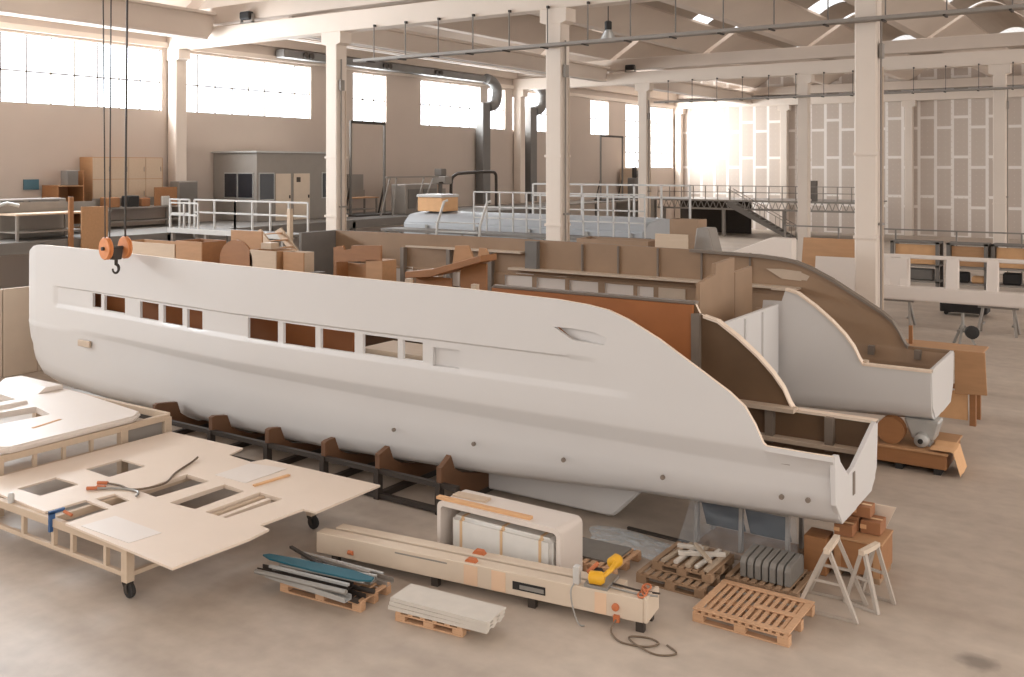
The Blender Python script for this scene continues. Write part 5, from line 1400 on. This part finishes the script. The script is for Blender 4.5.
# ------------------------------------------------------------------ services: cable trays, conduits, duct, lamps
def cable_tray(label, y, x0, x1, rods, z=9.42):
    t = thing('cable_tray', label, 'cable tray', ((x0 + x1) / 2, y, z), 0)
    MB().box(x0, x1, y - 0.42, y - 0.38, z - 0.05, z + 0.04).build('tray_side', M['steelgrey'], t)
    MB().box(x0, x1, y - 0.78, y - 0.74, z - 0.05, z + 0.04).build('tray_side', M['steelgrey'], t)
    MB().box(x0, x1, y - 0.76, y - 0.4, z - 0.06, z - 0.04).build('tray_bed', M['steelgrey'], t)
    MB().tube([(x0, y - 0.55, z), (x1, y - 0.55, z)], 0.03).build('cable', M['steelgrey'], t)
    for x in rods:
        MB().box(x - 0.015, x + 0.015, y - 0.41, y - 0.38, z, 10.66).build('hanger_rod', M['greypanel'], t)
        MB().box(x - 0.03, x + 0.03, y - 0.80, y - 0.37, z - 0.1, z - 0.06).build('bracket', M['steeldark'], t)
        MB().box(x - 0.03, x + 0.03, y - 0.42, y - 0.29, 10.66, 10.74).build('hook_plate', M['steeldark'], t)
cable_tray('grey cable tray hung under the nearest roof girder', 27.3, -24.9, 9, [-24.2 + 1.51 * k for k in range(22)])
cable_tray('grey cable tray hung under the second roof girder', 54.8, -25.8, 12, [-25.0 + 1.57 * k for k in range(23)])
for i, (x, y, zt, lab) in enumerate(((-26.5, 27.3, 9.6, 'grey conduit pipe running down the nearest left column'), (-16.5, 27.3, 9.6, 'grey conduit pipe running down the middle column of the nearest row'), (-6.62, 27.3, 9.4, 'grey conduit pipe running down the big right column'),
                        (-26.8, 54.8, 9.6, 'grey conduit pipe running down the far left column of the second row'), (-6.8, 54.8, 9.4, 'grey conduit pipe running down the far right column of the second row'))):
    t = thing('conduit', lab, 'conduit', (x, y, 0))
    MB().tube([(x + 0.36, y - 0.1, 0), (x + 0.36, y - 0.1, zt)], 0.03, 8).build('pipe', M['steelgrey'], t)
    MB().tube([(x + 0.35, y + 0.15, 0), (x + 0.35, y + 0.15, zt - 1.2)], 0.022, 8).build('pipe', M['stringer'], t)
    MB().box(x + 0.33, x + 0.42, y - 0.2, y + 0.02, 8.4, 8.8).build('junction_box', M['steelgrey'], t)
    MB().box(x + 0.295, x + 0.4, y - 0.16, y + 0.2, 3.9, 3.96).build('bracket', M['steelgrey'], t)
t = thing('ventilation_duct', 'grey ventilation duct with round nozzles high on the window wall', 'duct', (-36, 42, 10.9))
MB().box(-36.36, -35.75, 33.2, 50.4, 10.86, 11.26).build('duct', M['duct'], t, bev=0.02)
for y in (34.6, 35.0, 40.6, 41.0, 45.2, 45.6):
    MB().lathe([(0.14, 0), (0.16, 0.12), (0.1, 0.14)], (-35.76, y, 11.06), (1, 0, 0), 16).build('nozzle', M['steeldark'], t)
def elbow(label, y):
    t = thing('duct_riser', label, 'duct', (-36, y, 7.9))
    MB().tube(spline([(-36.0, y - 0.9, 11.1), (-36.0, y - 0.3, 11.0), (-36.0, y + 0.25, 10.6), (-36.0, y + 0.3, 10.0), (-36.0, y, 9.5), (-36.0, y - 0.7, 9.3)]), 0.34, 16).build('elbow', M['duct'], t, smooth=60)
    MB().box(-36.4, -35.8, y - 1.5, y - 0.7, 3.05, 9.55).build('shaft', M['duct'], t, bev=0.02)
elbow('grey duct elbow and shaft between the fourth and fifth windows', 51.6)
elbow('grey duct elbow and shaft behind the middle column', 57.2)
def spot(label, x, y, z, aim=1):
    t = thing('flood_lamp', label, 'lamp', (x, y, z), 0, 'dark flood lamps on the girders')
    MB().box(x - 0.3, x + 0.3, y - 0.25, y + 0.05, z + 0.14, z + 0.46).build('housing', M['black'], t, bev=0.05)
    MB().box(x - 0.36, x - 0.31, y - 0.12, y + 0.0, z, z + 0.36).build('bracket', M['steelgrey'], t)
    MB().box(x + 0.31, x + 0.36, y - 0.12, y + 0.0, z, z + 0.36).build('bracket', M['steelgrey'], t)
    MB().box(x - 0.36, x + 0.36, y - 0.12, y + 0.0, z, z + 0.05).build('base', M['steelgrey'], t)
spot('black flood lamp on the nearest girder, above the gap between the first two columns', -31.2, 27.03, 11.38)
spot('black flood lamp on the second girder, left of its first free column', -27.6, 54.53, 11.38)
t = thing('pendant_lamp', 'bell shaped lamp hanging from the roof beside the middle column', 'lamp', (-16.0, 31.0, 10.2))
MB().lathe([(0.3, 0), (0.26, 0.12), (0.14, 0.34), (0.1, 0.38)], (-16.6, 31.0, 10.05), (0, 0, 1), 20).build('shade', M['alu'], t, smooth=50)
MB().lathe([(0.1, 0.38), (0.13, 0.4), (0.13, 0.66), (0.08, 0.7)], (-16.6, 31.0, 10.05), (0, 0, 1), 16).build('gear_box', M['black'], t)
MB().tube([(-16.6, 31, 10.7), (-16.6, 31, 12.3)], 0.02).build('rod', M['steeldark'], t)

# pale screen panels standing left of the bow
t = thing('panel_screen', 'pale upright screen panels standing on the floor left of the bow', 'screen', (-25, 14, 0))
for k in range(4):
    MB().box(-25.05, -24.97, 11.6 + 0.95 * k, 12.53 + 0.95 * k, 0, 2.3).build('panel', M['beige'], t, bev=0.01)
for k in range(5):
    MB().box(-25.12, -25.05, 11.56 + 0.95 * k, 11.62 + 0.95 * k, 0, 2.3).build('post', M['steelgrey'], t)
MB().box(-25.4, -24.9, 11.6, 11.66, 0, 0.08).build('foot', M['steelgrey'], t)
MB().box(-25.4, -24.9, 15.3, 15.36, 0, 0.08).build('foot', M['steelgrey'], t)
